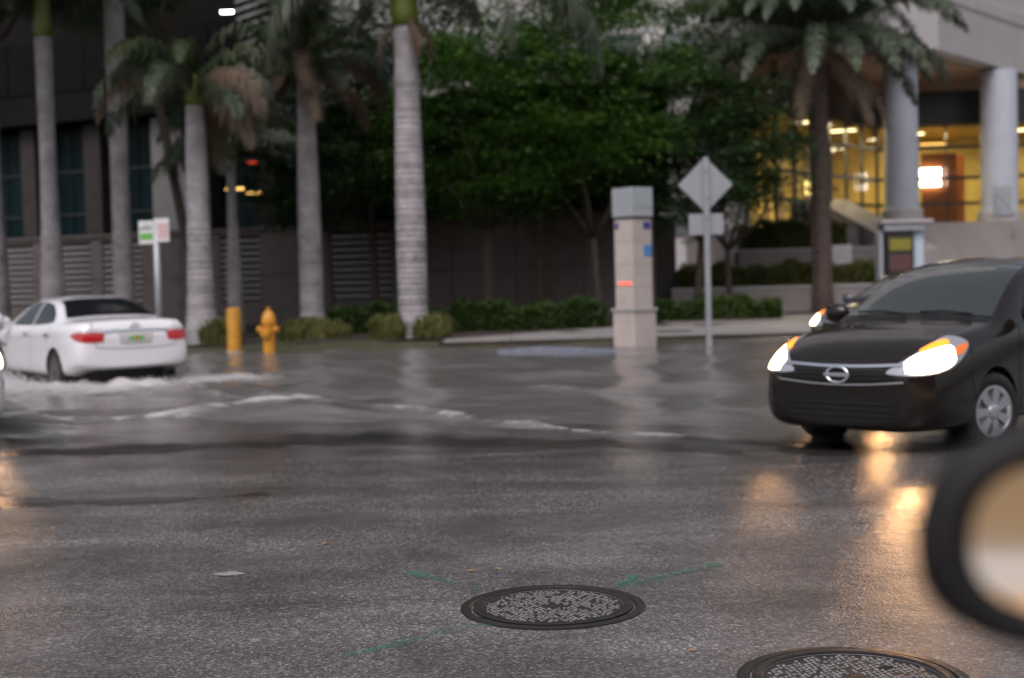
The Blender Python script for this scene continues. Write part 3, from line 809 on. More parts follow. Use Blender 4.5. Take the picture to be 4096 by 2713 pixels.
def frond_mesh(name, mat, L, e0, droop, n=64, ll=.62, wd=.035, hang=.75, plume=.5, seed=0):
    """arching frond along +x: rachis tube and leaflets"""
    q = random.Random(seed)
    pts = []
    ang = e0; p = Vector((0, 0, 0)); ds = L / 24
    for k in range(25):
        pts.append(p.copy())
        p = p + Vector((math.cos(ang), 0, math.sin(ang))) * ds
        ang -= droop / 24 * (.5 + 1.0 * k / 24)
    mb = MB()
    mb.tube(pts, [.045 * (1 - k / 26) + .006 for k in range(25)], 5)
    for k in range(n):
        t = .10 + .90 * k / n
        fi = t * 24; i0 = min(23, int(fi)); fr = fi - i0
        b = pts[i0].lerp(pts[i0 + 1], fr)
        d = (pts[i0 + 1] - pts[i0]).normalized()
        le = ll * (math.sin(math.pi * min(1, t * .92 + .08)) ** .6) * q.uniform(.8, 1.15)
        for sgn in (-1, 1):
            up = Vector((-d.z, 0, d.x)) * q.uniform(-plume, plume)
            o = (Vector((0, sgn, 0)) + d * .55 + up).normalized()
            m1 = b + o * le * .5
            e = b + o * le * .85 + Vector((0, 0, -hang * le * q.uniform(.6, 1.1)))
            w = d * wd
            mb.add([b - w * .5, b + w * .5, m1 + w, m1 - w, e], [(0, 1, 2, 3), (3, 2, 4)])
    return mb.mesh(name, mat)

shade_tree('very tall dark tree added to shade the leftmost palms, only its lowest boughs in view', -15.0, 39.2, 8.0, crD, .7, 1.35, (0, 0), .16, 13.0)  # tall crowns added overhead to shade the left palms and facade
shade_tree('very tall dark tree added to shade the parking sign palms, only its lowest boughs in view', -8.95, 39.6, 8.0, crD, 2.2, 1.05, (-1.2, 0), .15, 13.4)
shade_tree('very tall dark tree added out of view to shade the two leftmost palms', -15.6, 31.5, 8.0, crD, 4.0, 1.5, (3.2, 0), .16, 13.4)  # unseen crown added in front to darken the two leftmost palms
shade_tree('dark leafy tree filling the gap between the dry palm and the thickest palm', -4.3, 43.4, 5.0, crD, 5.3, 1.1, (0, 0), .15, 9.4)

FR = [frond_mesh('frond', M['frond'], 3.9, R(62), R(150), seed=1), frond_mesh('frond', M['frond'], 3.7, R(42), R(140), seed=2, hang=.9),
      frond_mesh('frond', M['frond'], 3.6, R(20), R(105), seed=3, hang=.9)]
FRs = [frond_mesh('frond', M['frond_fresh'], 2.9, R(58), R(140), seed=4, ll=.55), frond_mesh('frond', M['frond'], 2.8, R(35), R(135), seed=5, ll=.55),
       frond_mesh('frond', M['frond'], 2.7, R(15), R(100), seed=6, ll=.55)]
FRd = [frond_mesh('frond', M['frond_dead'], 2.9, R(30), R(140), seed=7, ll=.5, hang=1.1), frond_mesh('frond', M['frond_dead'], 2.6, R(-10), R(80), seed=8, ll=.45, hang=1.1)]
FDt = [frond_mesh('frond', M['datefrond'], 4.2, R(70), R(125), 84, .5, .03, .35, .7, 9), frond_mesh('frond', M['datefrond'], 4.3, R(42), R(112), 84, .5, .03, .4, .7, 10),
       frond_mesh('frond', M['datefrond'], 4.0, R(15), R(95), 84, .48, .03, .5, .7, 12), frond_mesh('frond', M['frond_dead'], 2.8, R(-35), R(50), 60, .4, .03, .8, .5, 13)]

def royal_trunk(h, rb, rt, seed):
    q = random.Random(seed)
    prof = []; z = -.25
    while z < h:
        t = max(0, z) / h
        r_ = rt + (rb - rt) * (1 - t) ** 1.6 + .10 * rb * math.exp(-((z) / .35) ** 2) + .03 * math.sin(t * 5 + seed)
        g = q.uniform(.09, .16)
        prof += [(r_, z), (r_ * 1.012, z + g * .7), (r_ * .955, z + g * .86)]
        z += g
    prof.append((rt, h))
    return MB().lathe(prof, 18)

def royal_palm(label, x, y, h, rb, rt, fr, shaft=1.5, nf=13, seed=0, dead=0, name='royal_palm', el=0.0):
    t = thing(name, label, 'palm tree', (x, y, .1), 0, 'royal palms along the flooded kerb')
    royal_trunk(h, rb, rt, seed).build('trunk', M['royal'], t, smooth=True, angle=50)
    q = random.Random(seed)
    if shaft > 0:
        MB().lathe([(rt * 1.0, h - .02), (rt * 1.12, h + .25), (rt * .95, h + shaft * .6), (rt * .5, h + shaft), (.05, h + shaft + .25)], 18).build('crownshaft', M['crownshaft'], t, smooth=True)
    zc = h + max(0, shaft)
    for k in range(nf):
        a = k * 2.39996 + q.uniform(-.2, .2) + seed
        me = fr[0 if k < nf * .35 else (1 if k < nf * .7 else 2)]
        piece('frond', me, t, (.1 * math.cos(a), .1 * math.sin(a), zc - .02 * k), (q.uniform(-.15, .15), el, a), (q.uniform(.88, 1.08),) * 3)
    for k in range(dead):
        a = k * 2.1 + seed * 1.3 + .4
        piece('frond', FRd[k % 2], t, (.15 * math.cos(a), .15 * math.sin(a), zc - .15), (q.uniform(-.2, .2), 0, a), (q.uniform(.9, 1.1),) * 3)
    return t
royal_palm('royal palm trunk at the very left edge of the picture', -13.95, 37.5, 7.6, .30, .22, FR, seed=1)
royal_palm('royal palm with a green crownshaft nearest the left edge, behind the white sedan', -11.95, 36.0, 7.85, .33, .21, FR, seed=2)
royal_palm('tall royal palm between the parking sign and the leftmost palms', -10.38, 37.0, 10.2, .31, .24, FR, seed=3)
royal_palm('stout palm with drooping green and brown crown right of the parking sign', -7.42, 33.0, 5.65, .42, .20, FRs, .55, 12, 4, 5)
royal_palm('palm with dry brown fronds behind the yellow hydrant', -5.2, 36.0, 6.6, .36, .22, FRs, .5, 9, 5, 8)
royal_palm('thickest pale royal palm in the middle with a yellow green crownshaft', -2.40, 33.7, 7.55, .36, .31, FR, 1.7, 15, 6)
royal_palm('thin small palm in front of the louvres behind the yellow bollard', -8.0, 40.0, 5.0, .22, .17, FRs, .4, 10, 7)

FRl = [frond_mesh('frond', M['frond'], 6.4, R(8), R(108), 84, .70, .036, .9, .6, 21), frond_mesh('frond', M['frond'], 4.9, R(2), R(112), 76, .66, .036, .9, .6, 22)]
p5 = [o for o in S.objects if o.get('label', '').startswith('thickest pale')][0]
for a_, k_ in ((6, 0), (-9, 0), (172, 1), (155, 1), (200, 1), (-40, 1), (14, 0), (-2, 0), (180, 1)):
    piece('frond', FRl[k_], p5, (.1 * math.cos(R(a_)), .1 * math.sin(R(a_)), 9.2), (0, 0, R(a_)))
for a_ in (20, 165, -60):
    piece('frond', FRd[1], p5, (.2 * math.cos(R(a_)), .2 * math.sin(R(a_)), 7.75), (0, R(28), R(a_)), (.48,) * 3)

def date_palm():
    t = thing('date_palm', 'date palm with rough brown trunk in front of the lobby terrace', 'palm tree', (9.74, 43.0, .1))
    h = 8.5
    MB().tube([(0, 0, -.2), (0, 0, 1.2), (-.03, 0, 4), (-.08, 0, h)], [.34, .27, .25, .27], 14).build('trunk', M['datebark'], t, smooth=True)
    mb = MB()
    for k in range(520):
        z = k / 520 * h; a = k * 2.39996
        r_ = .255 + .06 * max(0, 1 - z / .8)
        c, s = math.cos(a), math.sin(a); w = .075
        x0, y0 = r_ * c - .01 * z, r_ * s
        mb.add([(x0 - s * w, y0 + c * w, z - .05), (x0 + s * w, y0 - c * w, z - .05), (x0 + c * .07 + s * .035, y0 + s * .07 - c * .035, z + .09), (x0 + c * .07 - s * .035, y0 + s * .07 + c * .035, z + .09), (x0, y0, z + .12)],
               [(0, 1, 2, 3), (3, 2, 4), (1, 4, 2), (0, 3, 4)])
    o = mb.build('leaf_bases', M['datebark'], t); o['kind'] = 'stuff'
    q = random.Random(77)
    for k in range(66):
        a = k * 2.39996
        me = FDt[0 if k < 20 else (1 if k < 42 else (2 if k < 58 else 3))]
        piece('frond', me, t, (.12 * math.cos(a) - .08, .12 * math.sin(a), h + .45 - .010 * k), (q.uniform(-.2, .2), 0, a), (q.uniform(1.1, 1.36),) * 3)
date_palm()

def hedge(label, x0, x1, y0, y1, z0, z1, mat, n, slope=0.0, size=.055):
    t = thing('hedge', label, 'hedge', ((x0 + x1) / 2, (y0 + y1) / 2, z0))
    lx, ly, lz = x1 - x0, y1 - y0, z1 - z0
    q = rng
    u = q.uniform(0, 1, n); side = q.uniform(0, 1, n)
    px = (q.uniform(0, 1, n) - .5) * lx
    top = side < .5
    front = ~top
    py = np.where(top, (q.uniform(0, 1, n) - .5) * ly, -ly / 2 + np.abs(q.normal(0, .07, n)))
    bump = .08 * np.sin(px * 2.3 + z0) + .06 * np.sin(px * 5.9 + 1) + .04 * np.sin(px * 11)
    pz = np.where(top, lz + bump + q.normal(0, .05, n), q.uniform(.0, 1, n) * (lz + bump))
    py = py + .10 * np.sin(px * 3.1) * 1.0 + slope * px
    V, F = leaf_quads(np.stack([px, py, pz], 1), size, .9, .5)
    o = lnk(bpy.data.objects.new('leaves', npmesh('leaves', V, F, mat)), t); o['kind'] = 'stuff'
    mb = MB(); ns = max(4, int(lx / .5)); vs, fs = [], []
    for k in range(ns + 1):
        x = -lx / 2 + lx * k / ns; zt = (lz - .07) + .07 * math.sin(x * 2.3 + z0); yo = slope * x + .08 * math.sin(x * 3.1)
        vs += [(x, -ly / 2 + .10 + yo, -.05), (x, -ly / 2 + .12 + yo, zt), (x, ly / 2 - .08 + yo, zt), (x, ly / 2 - .08 + yo, -.05)]
    for k in range(ns):
        for j in range(3): fs.append((k * 4 + j, k * 4 + j + 1, k * 4 + j + 5, k * 4 + j + 4))
    mb.add(vs, fs + [(0, 3, 2, 1), (ns * 4, ns * 4 + 1, ns * 4 + 2, ns * 4 + 3)]).build('branches', M['twig'], t)
    return t
hedge('long low dark green hedge in front of the stone wall, left of the pylon', -5.4, 2.5, 36.2, 38.0, .1, .72, M['hedge'], 16000)
hedge('low green hedge right of the pylon behind the diamond sign post', 3.1, 7.7, 38.9, 40.4, .12, .66, M['hedge'], 9000, .05)
hedge('clipped hedge growing in the low planter behind the date palm', 4.9, 12.9, 43.6, 45.0, 1.0, 1.62, M['hedge2'], 15000)
hedge('yellowish shrub hedge on the upper planter by the lobby', 7.7, 11.2, 45.8, 46.7, 2.2, 3.05, M['hedge2'], 9000)

def blades(label, x, y, rx, ry, n, L=.42):
    t = thing('border_plant', label, 'plant', (x, y, .08), 0, 'variegated plants round the palm bases')
    mb = MB(); q = random.Random(int(x * 77 + y * 13))
    for k in range(n):
        a = q.uniform(0, 6.283); rr = math.sqrt(q.random())
        bx, by = rx * rr * math.cos(a), ry * rr * math.sin(a)
        d = q.uniform(0, 6.283); l = L * q.uniform(.5, 1.35) * (1.1 - .5 * rr * rr); sp = q.uniform(.25, .9)
        dx, dy = math.cos(d), math.sin(d); w = .016
        p0 = (bx, by, -.03); p1 = (bx + dx * l * .35 * sp, by + dy * l * .35 * sp, l * .75); p2 = (bx + dx * l * .9 * sp, by + dy * l * .9 * sp, l * (.95 - .6 * sp))
        mb.add([(p0[0] - dy * w, p0[1] + dx * w, p0[2]), (p0[0] + dy * w, p0[1] - dx * w, p0[2]), (p1[0] + dy * w, p1[1] - dx * w, p1[2]), (p1[0] - dy * w, p1[1] + dx * w, p1[2]), p2],
               [(0, 1, 2, 3), (3, 2, 4)])
    o = mb.build('blades', M['varieg'], t); o['kind'] = 'stuff'
blades('yellow green clump of blades between the stout palm and the bollard', -6.85, 32.2, .42, .5, 620, .62)
blades('yellow green clump of blades behind the hydrant', -4.75, 33.0, .85, .6, 1000, .58)
blades('yellow green clump of blades at the left of the thickest palm base', -2.9, 32.4, .42, .5, 560, .64)
blades('yellow green clump of blades at the right of the thickest palm base', -1.85, 32.2, .46, .5, 600, .60)

# ------------------------------------------------------------------ street furniture
t = thing('fire_hydrant', 'yellow fire hydrant standing in the flood water', 'fire hydrant', (-5.15, 29.2, -.05), R(-15))
MB().lathe([(.20, 0), (.20, .05), (.13, .06), (.13, .12), (.125, .62), (.15, .63), (.15, .68), (.13, .69)], 24).build('barrel', M['yellow'], t, smooth=True, angle=40)
MB().lathe([(.165, .69), (.165, .73), (.15, .74), (.14, .83), (.10, .92), (.05, .96), (.035, .965), (.035, 1.02), (.02, 1.03)], 24).build('bonnet', M['yellow'], t, smooth=True, angle=40)
for (dx, dy, z, r_, l) in ((-1, 0, .56, .075, .24), (1, 0, .56, .075, .20), (0, -1, .50, .10, .23)):
    MB().tube([(dx * .08, dy * .08, z), (dx * (l - .07), dy * (l - .07), z)], r_ * .8, 14).tube([(dx * (l - .07), dy * (l - .07), z), (dx * l, dy * l, z)], r_, 14).tube([(dx * l, dy * l, z), (dx * (l + .04), dy * (l + .04), z)], .025, 6).build('nozzle', M['yellow'], t, smooth=True, angle=40)
t = thing('yellow_bollard', 'plain yellow pipe bollard left of the hydrant', 'bollard', (-5.93, 29.4, -.06))
MB().lathe([(.155, 0), (.152, .98), (.14, 1.02), (.09, 1.045), (.02, 1.05)], 24).build('pipe', M['bollard'], t, smooth=True, angle=40)
MB().lathe([(.19, 0), (.19, .10), (.17, .12), (.12, .12)], 24).build('footing', M['conc'], t, smooth=True, angle=40)

t = thing('stone_pylon', 'square cream stone pylon with a metal cap, standing in the water', 'pylon', (2.47, 27.6, -.15), R(39))
MB().box((0, 0, .45), (.66, .66, .9)).build('plinth', M['pylon'], t, bevel=.02)
MB().box((0, 0, .925), (.72, .72, .05)).build('plinth_ledge', M['palestone'], t, bevel=.01)
for k in range(4):
    MB().box((0, 0, .95 + .44 * (k + .5)), (.565, .565, .434)).build('shaft_block', M['pylon'], t, bevel=.006)
MB().box((0, 0, 1.85), (.54, .54, 1.74)).build('shaft_core', M['conc'], t)
MB().box((0, 0, 2.735), (.53, .53, .05)).build('cap_neck', M['kioskdark'], t)
MB().box((0, 0, 3.06), (.62, .62, .58)).build('cap', M['capmetal'], t, bevel=.012)
MB().box((.0, -.313, 2.96), (.54, .012, .03)).build('cap_band', M['signmetal'], t)
MB().box((.14, -.288, 2.60), (.20, .012, .14)).build('navy_sticker', M['navy'], t)
MB().box((.15, -.288, 2.10), (.22, .012, .22)).build('blue_sticker', M['blue'], t)
MB().box((-.288, .20, 2.60), (.012, .10, .13)).build('navy_sticker', M['navy'], t)
MB().box((-.289, -.02, 1.45), (.012, .40, .045)).build('red_light_streak', M['redstreak'], t)  # reflected red light laid on the face as a glowing strip
t.scale = (.93, .93, 1)

t = thing('diamond_sign', 'diamond shaped road sign seen from its bare grey back, with a small plate below', 'road sign', (3.96, 27.75, -.12), R(6))
d_ = .56
MB().add([(0, 0, 3.36 - d_), (d_, 0, 3.36), (0, 0, 3.36 + d_), (-d_, 0, 3.36), (0, .012, 3.36 - d_), (d_, .012, 3.36), (0, .012, 3.36 + d_), (-d_, .012, 3.36)],
         [(0, 1, 2, 3), (7, 6, 5, 4), (1, 0, 4, 5), (2, 1, 5, 6), (3, 2, 6, 7), (0, 3, 7, 4)]).build('diamond_plate', M['signmetal'], t)
MB().box((0, .006, 2.57), (.70, .012, .42)).build('lower_plate', M['signmetal'], t)
MB().box((0, -.05, 1.95), (.11, .08, 3.9)).build('post', M['post'], t, bevel=.01)
for z in (2.45, 2.69, 3.1, 3.62):
    MB().box((0, -.095, z), (.03, .02, .03)).build('bolt', M['chrome'], t)

t = thing('parking_sign', 'white parking sign with green and red print on a grey post behind the white sedan', 'road sign', (-7.72, 30.0, 0), R(-8))
MB().tube([(.03, .05, -.1), (.03, .05, 2.9)], .075, 12).build('post', M['post'], t, smooth=True)
MB().box((-.17, -.01, 2.66), (.34, .015, .50)).build('left_plate', M['white'], t, bevel=.004)
MB().box((.18, -.01, 2.70), (.34, .015, .50)).build('right_plate', M['white'], t, bevel=.004)
MB().box((-.17, -.021, 2.57), (.29, .004, .15)).build('green_print', M['green'], t)
MB().box((-.18, -.021, 2.74), (.28, .004, .035)).build('dark_print', M['blackprint'], t)
MB().box((-.14, -.021, 2.81), (.2, .004, .03)).build('dark_print', M['green'], t)
for k in range(4):
    MB().box((.21, -.021, 2.55 + k * .085), (.24, .004, .032)).build('red_print', M['redprint'], t)

t = thing('info_kiosk', 'black street kiosk with flat roof, yellow band and red panel below the lobby stair', 'kiosk', (11.35, 40.0, .14))
MB().box((.05, 0, 2.68), (1.5, 1.0, .09)).build('roof', M['palestone'], t, bevel=.01)
MB().box((.0, 0, 2.52), (1.15, .8, .21)).build('roof_fascia', M['signmetal'], t, bevel=.01)
MB().box((-.12, 0, 1.2), (.78, .7, 2.4)).build('body', M['kioskdark'], t, bevel=.02)
MB().box((-.12, -.36, 2.02), (.62, .02, .34)).build('yellow_band', M['kioskyellow'], t)
MB().box((-.12, -.36, 1.50), (.60, .02, .46)).build('red_panel', M['kioskred'], t)
for k in range(3):
    MB().box((-.12, -.372, 1.36 + k * .14), (.5, .006, .04)).build('text_line', M['kioskdark'], t)
MB().box((.45, .05, 1.2), (.30, .5, 2.4)).build('side_panel', M['paleblue'], t, bevel=.02)
MB().box((-.62, .05, 1.2), (.12, .5, 2.4)).build('side_panel', M['signmetal'], t, bevel=.02)

def uplight(label, x, y):
    t = thing('uplight', label, 'spotlight', (x, y, .08), R(15), 'uplights at the palm bases')
    MB().tube([(0, 0, -.05), (0, 0, .34)], .035, 8).build('stake', M['uplight'], t, smooth=True)
    MB().box((0, 0, .42), (.26, .22, .2)).build('lamp_head', M['uplight'], t, bevel=.02)
    MB().box((0, .02, .525), (.2, .16, .015)).build('lens', M['darkglass'], t)
    MB().box((.1, 0, .18), (.10, .12, .36)).build('junction_box', M['uplight'], t, bevel=.01)
uplight('grey uplight box standing before the thickest palm', -2.72, 32.5)
uplight('grey uplight box before the palm with dry fronds', -5.2, 34.9)

# blue painted kerb stone breaking the water
kb = MB()
ptsk = [(-.30, 27.45), (.45, 27.15), (1.1, 26.75), (1.75, 26.1), (2.1, 25.5)]
hk = [.03, .085, .075, .06, .02]
vs, fs = [], []
for (x, y), h in zip(ptsk, hk):
    for k, (o_, z) in enumerate(((0, -.16), (0, h * .75), (.04, h), (.24, h), (.28, -.16))):
        vs.append((x + o_ * .35, y + o_, z))
for k in range(4):
    for j in range(4): fs.append((k * 5 + j, k * 5 + j + 1, k * 5 + j + 6, k * 5 + j + 5))
fs += [(4, 3, 2, 1, 0), (20, 21, 22, 23, 24)]
o = kb.add(vs, fs).build('blue_kerb', M['bluekerb'], smooth=True, angle=35)
tag(o, 'short length of worn blue painted kerb breaking the flood water left of the pylon', 'kerb')

# ------------------------------------------------------------------ manholes and marks on the wet road
def manhole(label, x, y, rz):
    t = thing('manhole', label, 'manhole', (x, y, .012), rz, 'manholes in the wet road')
    MB().lathe([(.405, -.03), (.405, .004), (.397, .008), (.365, .008), (.360, .002), (.352, -.012), (.352, -.03)], 64).build('frame', M['iron'], t, smooth=True, angle=30)
    MB().lathe([(.346, -.03), (.346, .004), (.341, .008), (.315, .008), (.310, .002), (.0, .002)], 64).build('cover', M['cover'], t, smooth=True, angle=30)
    MB().lathe([(.350, -.01), (.350, .0095), (.344, .0115), (.318, .0115), (.312, .009), (.312, .003)], 64).build('cover_rim', M['iron'], t, smooth=True, angle=30)
    mb = MB(); q = random.Random(int(x * 50))
    for i in range(-13, 14):
        for j in range(-13, 14):
            px, py = i * .0225 + (.011 if j % 2 else 0), j * .0225
            if math.hypot(px, py) < .292 and math.hypot(px, py) > .05 and q.random() < .8:
                mb.box((px + q.uniform(-.003, .003), py + q.uniform(-.003, .003), .0045), (q.uniform(.010, .017), q.uniform(.010, .017), q.uniform(.002, .0045)), q.uniform(0, 1), .7)
    o = mb.build('studs', M['cover'], t); o['kind'] = 'stuff'
    for sx in (-1, 1):
        MB().box((sx * .19, .02, .0035), (.05, .025, .004)).build('pick_hole', M['void'], t)
manhole('round iron manhole ringed by green spray marks', .15, 5.97, 0)
manhole('round iron manhole cut by the bottom edge of the picture', 1.17, 4.79, .6)

def mark(label, pts, w0, w1, seed):
    q = random.Random(seed); vs, fs, ed = [], [], []
    P_ = []
    for (a, b) in zip(pts, pts[1:]):
        n = max(3, int(math.dist(a, b) / .03))
        P_ += [(a[0] + (b[0] - a[0]) * k / n, a[1] + (b[1] - a[1]) * k / n) for k in range(n)]
    P_.append(pts[-1]); n = len(P_)
    for k, p in enumerate(P_):
        a, b = P_[max(0, k - 1)], P_[min(n - 1, k + 1)]
        d = math.dist(a, b) or 1; nx_, ny_ = -(b[1] - a[1]) / d, (b[0] - a[0]) / d
        w = 1.15 * (w0 + (w1 - w0) * k / n) * q.uniform(.8, 1.2)
        for s_, e in ((-1, 0), (-.45, .5), (.45, .5), (1, 0)):
            vs.append((p[0] + nx_ * w * s_, p[1] + ny_ * w * s_, .0165)); ed.append(e * (1 - .55 * k / n))
    for k in range(n - 1):
        for j in range(3): fs.append((k * 4 + j, k * 4 + 4 + j, k * 4 + 5 + j, k * 4 + 1 + j))
    o = MB().add(vs, fs).build('spray_mark', M['spray'])
    at = o.data.attributes.new('edge', 'FLOAT', 'POINT'); at.data.foreach_set('value', ed)
    tag(o, label, 'paint mark', 'green spray marks round the manhole')
mark('green sprayed line left above the manhole', [(-.55, 6.75), (-.40, 6.60), (-.17, 6.33)], .045, .04, 1)
mark('green sprayed arrow head right above the manhole', [(.575, 6.56), (.53, 6.45), (.455, 6.32), (.60, 6.42), (.74, 6.47)], .035, .03, 2)
mark('faint long green sprayed line running to the right of the manhole', [(.62, 6.45), (.80, 6.60), (1.0, 6.76)], .035, .04, 3)
mark('long green sprayed line left below the manhole', [(-.69, 5.25), (-.46, 5.42), (-.30, 5.60), (-.10, 5.72)], .035, .05, 4)

q = random.Random(9)
for x, y, s_, a, lb_ in ((-.23, 6.74, .020, .4, 'pale fallen leaf between the left spray mark and the manhole'), (-.10, 6.77, .020, 2.2, 'orange fallen leaf just above the manhole'),
                    (-1.06, 7.55, .026, 1.1, 'tan fallen leaf at the water edge left of the spray marks'), (.66, 5.2, .018, .2, 'tan fallen leaf between the two manholes')):
    ca, sa = math.cos(a), math.sin(a)
    pts = [(-1.4, 0, .002), (0, -.6, .006), (1.4, 0, .003), (0, .6, .007)]
    o = MB().add([(x + s_ * (p[0] * ca - p[1] * sa), y + s_ * (p[0] * sa + p[1] * ca), .014 + p[2]) for p in pts], [(0, 1, 2), (0, 2, 3)]).build('fallen_leaf', M['oldleaf'])
    tag(o, lb_, 'leaf', 'fallen leaves on the asphalt')
mb = MB(); vs = []; n = 14
for k in range(n):
    a = 6.283 * k / n; rr = q.uniform(.6, 1.1)
    vs.append((-1.44 + .09 * rr * math.cos(a), 6.82 + .06 * rr * math.sin(a), .0145 + q.uniform(0, .003)))
vs.append((-1.44, 6.82, .022))
tag(mb.add(vs, [(k, (k + 1) % n, n) for k in range(n)]).build('glint_patch', M['glint'], smooth=True), 'pale patch painted for a puddle glint on the asphalt at lower left', 'glint')  # flat patch whose pale colour imitates a puddle glint

# ------------------------------------------------------------------ cars
def loft_body(st, lv=2):
    bm = bmesh.new(); rings = []
    for (x, zb, wb, zm, wm, zs, ws, ze, we, zt) in st:
        h = [(0, zb), (wb * .6, zb), (wb, zb + .015), (wm * .985, zb + .13), (wm, zm), (ws + (wm - ws) * .45, zs - .07), (ws, zs), (we + (ws - we) * .35, zs + (ze - zs) * .72), (we, ze), (we * .6, zt - (zt - ze) * .18), (0, zt)]
        full = [(-a, b) for a, b in h[1:-1]][::-1]
        ring = [bm.verts.new((x, a, b)) for a, b in h] + [bm.verts.new((x, a, b)) for a, b in full]
        rings.append(ring)
    n = len(rings[0])
    for r_a, r_b in zip(rings, rings[1:]):
        for k in range(n):
            j = (k + 1) % n
            bm.faces.new((r_a[k], r_b[k], r_b[j], r_a[j]))
    for ring, rev in ((rings[0], True), (rings[-1], False)):
        half = n // 2
        # quads across the cap
        for k in range(half):
            a_, b_, c_, d_ = ring[k], ring[k + 1], ring[(n - k - 1) % n], ring[(n - k) % n]
            vs = [a_, b_, c_, d_]
            u = []
            for v in vs:
                if v not in u: u.append(v)
            if len(u) > 2:
                bm.faces.new(u if rev else u[::-1])
    bmesh.ops.recalc_face_normals(bm, faces=bm.faces)
    me = bpy.data.meshes.new('body'); bm.to_mesh(me); bm.free()
    return me

def evaluate(o):
    dg = bpy.context.evaluated_depsgraph_get(); dg.update()
    return bpy.data.meshes.new_from_object(o.evaluated_get(dg))

def carve(st, paint, axles, wr, wy=.5):
    me = loft_body(st)
    me.materials.append(paint); me.materials.append(M['blackplastic'])
    o = lnk(bpy.data.objects.new('body', me))
    sm_ = o.modifiers.new('s', 'SUBSURF'); sm_.levels = 3; sm_.render_levels = 3
    full = evaluate(o)
    bv = BVHTree.FromPolygons([v.co.copy() for v in full.vertices], [tuple(p.vertices) for p in full.polygons])
    cuts = []
    for ax in axles:
        for sg in (-1, 1):
            c = MB().lathe([(wr, 0), (wr, .62)], 40, (ax, sg * wy if sg > 0 else -wy - .62, wr - .045), 'y')
            cm = c.mesh('cut', [M['blackplastic']])
            co = lnk(bpy.data.objects.new('cut', cm)); cuts.append(co)
            b = o.modifiers.new('b', 'BOOLEAN'); b.operation = 'DIFFERENCE'; b.object = co; b.solver = 'EXACT'
            try: b.material_mode = 'TRANSFER'
            except Exception: pass
    res = evaluate(o)
    bpy.data.objects.remove(o)
    for c in cuts: bpy.data.objects.remove(c)
    res.polygons.foreach_set('use_smooth', [True] * len(res.polygons))
    res.set_sharp_from_angle(angle=R(42))
    return res, bv

def cr(p, n=6):
    """Catmull-Rom through pairs"""
    out = []
    for k in range(len(p) - 1):
        a, b, c, d = p[max(0, k - 1)], p[k], p[k + 1], p[min(len(p) - 1, k + 2)]
        for i in range(n):
            t = i / n
            out.append(tuple(.5 * ((2 * b[j]) + (c[j] - a[j]) * t + (2 * a[j] - 5 * b[j] + 4 * c[j] - d[j]) * t * t + (3 * b[j] - a[j] - 3 * c[j] + d[j]) * t ** 3) for j in range(len(b))))
    return out + [p[-1]]

def axes(ang):
    d = Vector((math.cos(R(ang)), math.sin(R(ang)), 0))
    return d, Vector((d.y, -d.x, 0))

def shoot(bv, ang, u, z, off, last=None):
    d, ua = axes(ang)
    h = bv.ray_cast(d * 6 + ua * u + Vector((0, 0, z)), -d, 12)
    if h[0] is None:
        return (last if last is not None else None)
    nrm = h[1] if h[1].dot(d) > 0 else -h[1]
    return h[0] + nrm * off

def patch(name, bv, ang, pairs, mat, parent, off=.006, nv=8, n=6, flip=None, curve=True, sub=None):
    """a panel lying on the body: pairs of (u,z) low/high points seen from direction ang; flip mirrors it across the car"""
    pr = [(a[0], a[1], b[0], b[1]) for a, b in pairs]
    pr = cr(pr, n) if curve else sum([[tuple(p[j] + (q_[j] - p[j]) * i / n for j in range(4)) for i in range(n)] for p, q_ in zip(pr, pr[1:])], []) + [pr[-1]]
    G = []
    last = None
    for p in pr:
        row = []
        for k in range(nv + 1):
            t = k / nv
            v = shoot(bv, ang, p[0] + (p[2] - p[0]) * t, p[1] + (p[3] - p[1]) * t, off, last)
            if v is None: v = Vector((0, 0, 0))
            last = v
            row.append(v)
        G.append(row)
    d, _ = axes(ang)
    vs = [v for row in G for v in row]; w = nv + 1; m_ = len(G)
    fs = [(i * w + j, i * w + j + 1, (i + 1) * w + j + 1, (i + 1) * w + j) for i in range(m_ - 1) for j in range(nv)]
    bd = [i * w for i in range(m_)] + [(m_ - 1) * w + j for j in range(1, w)] + [i * w + nv for i in range(m_ - 2, -1, -1)] + [j for j in range(nv - 1, 0, -1)]
    k0 = len(vs)
    vs += [vs[i] - d * (off + .012) for i in bd]
    fs += [(bd[k], bd[(k + 1) % len(bd)], k0 + (k + 1) % len(bd), k0 + k) for k in range(len(bd))]
    if flip: vs = [Vector((v.x, -v.y, v.z)) for v in vs]
    me = bpy.data.meshes.new(name); me.from_pydata([tuple(v) for v in vs], [], fs)
    bm = bmesh.new(); bm.from_mesh(me); bmesh.ops.recalc_face_normals(bm, faces=bm.faces)
    # outward check
    bm.faces.ensure_lookup_table()
    fn = bm.faces[0].normal; dd = Vector((d.x, -d.y if flip else d.y, 0))
    if fn.dot(dd) < 0: bmesh.ops.reverse_faces(bm, faces=bm.faces)
    bm.to_mesh(me); bm.free()
    me.materials.append(mat)
    me.polygons.foreach_set('use_smooth', [True] * len(me.polygons)); me.set_sharp_from_angle(angle=R(40))
    return lnk(bpy.data.objects.new(name, me), parent)

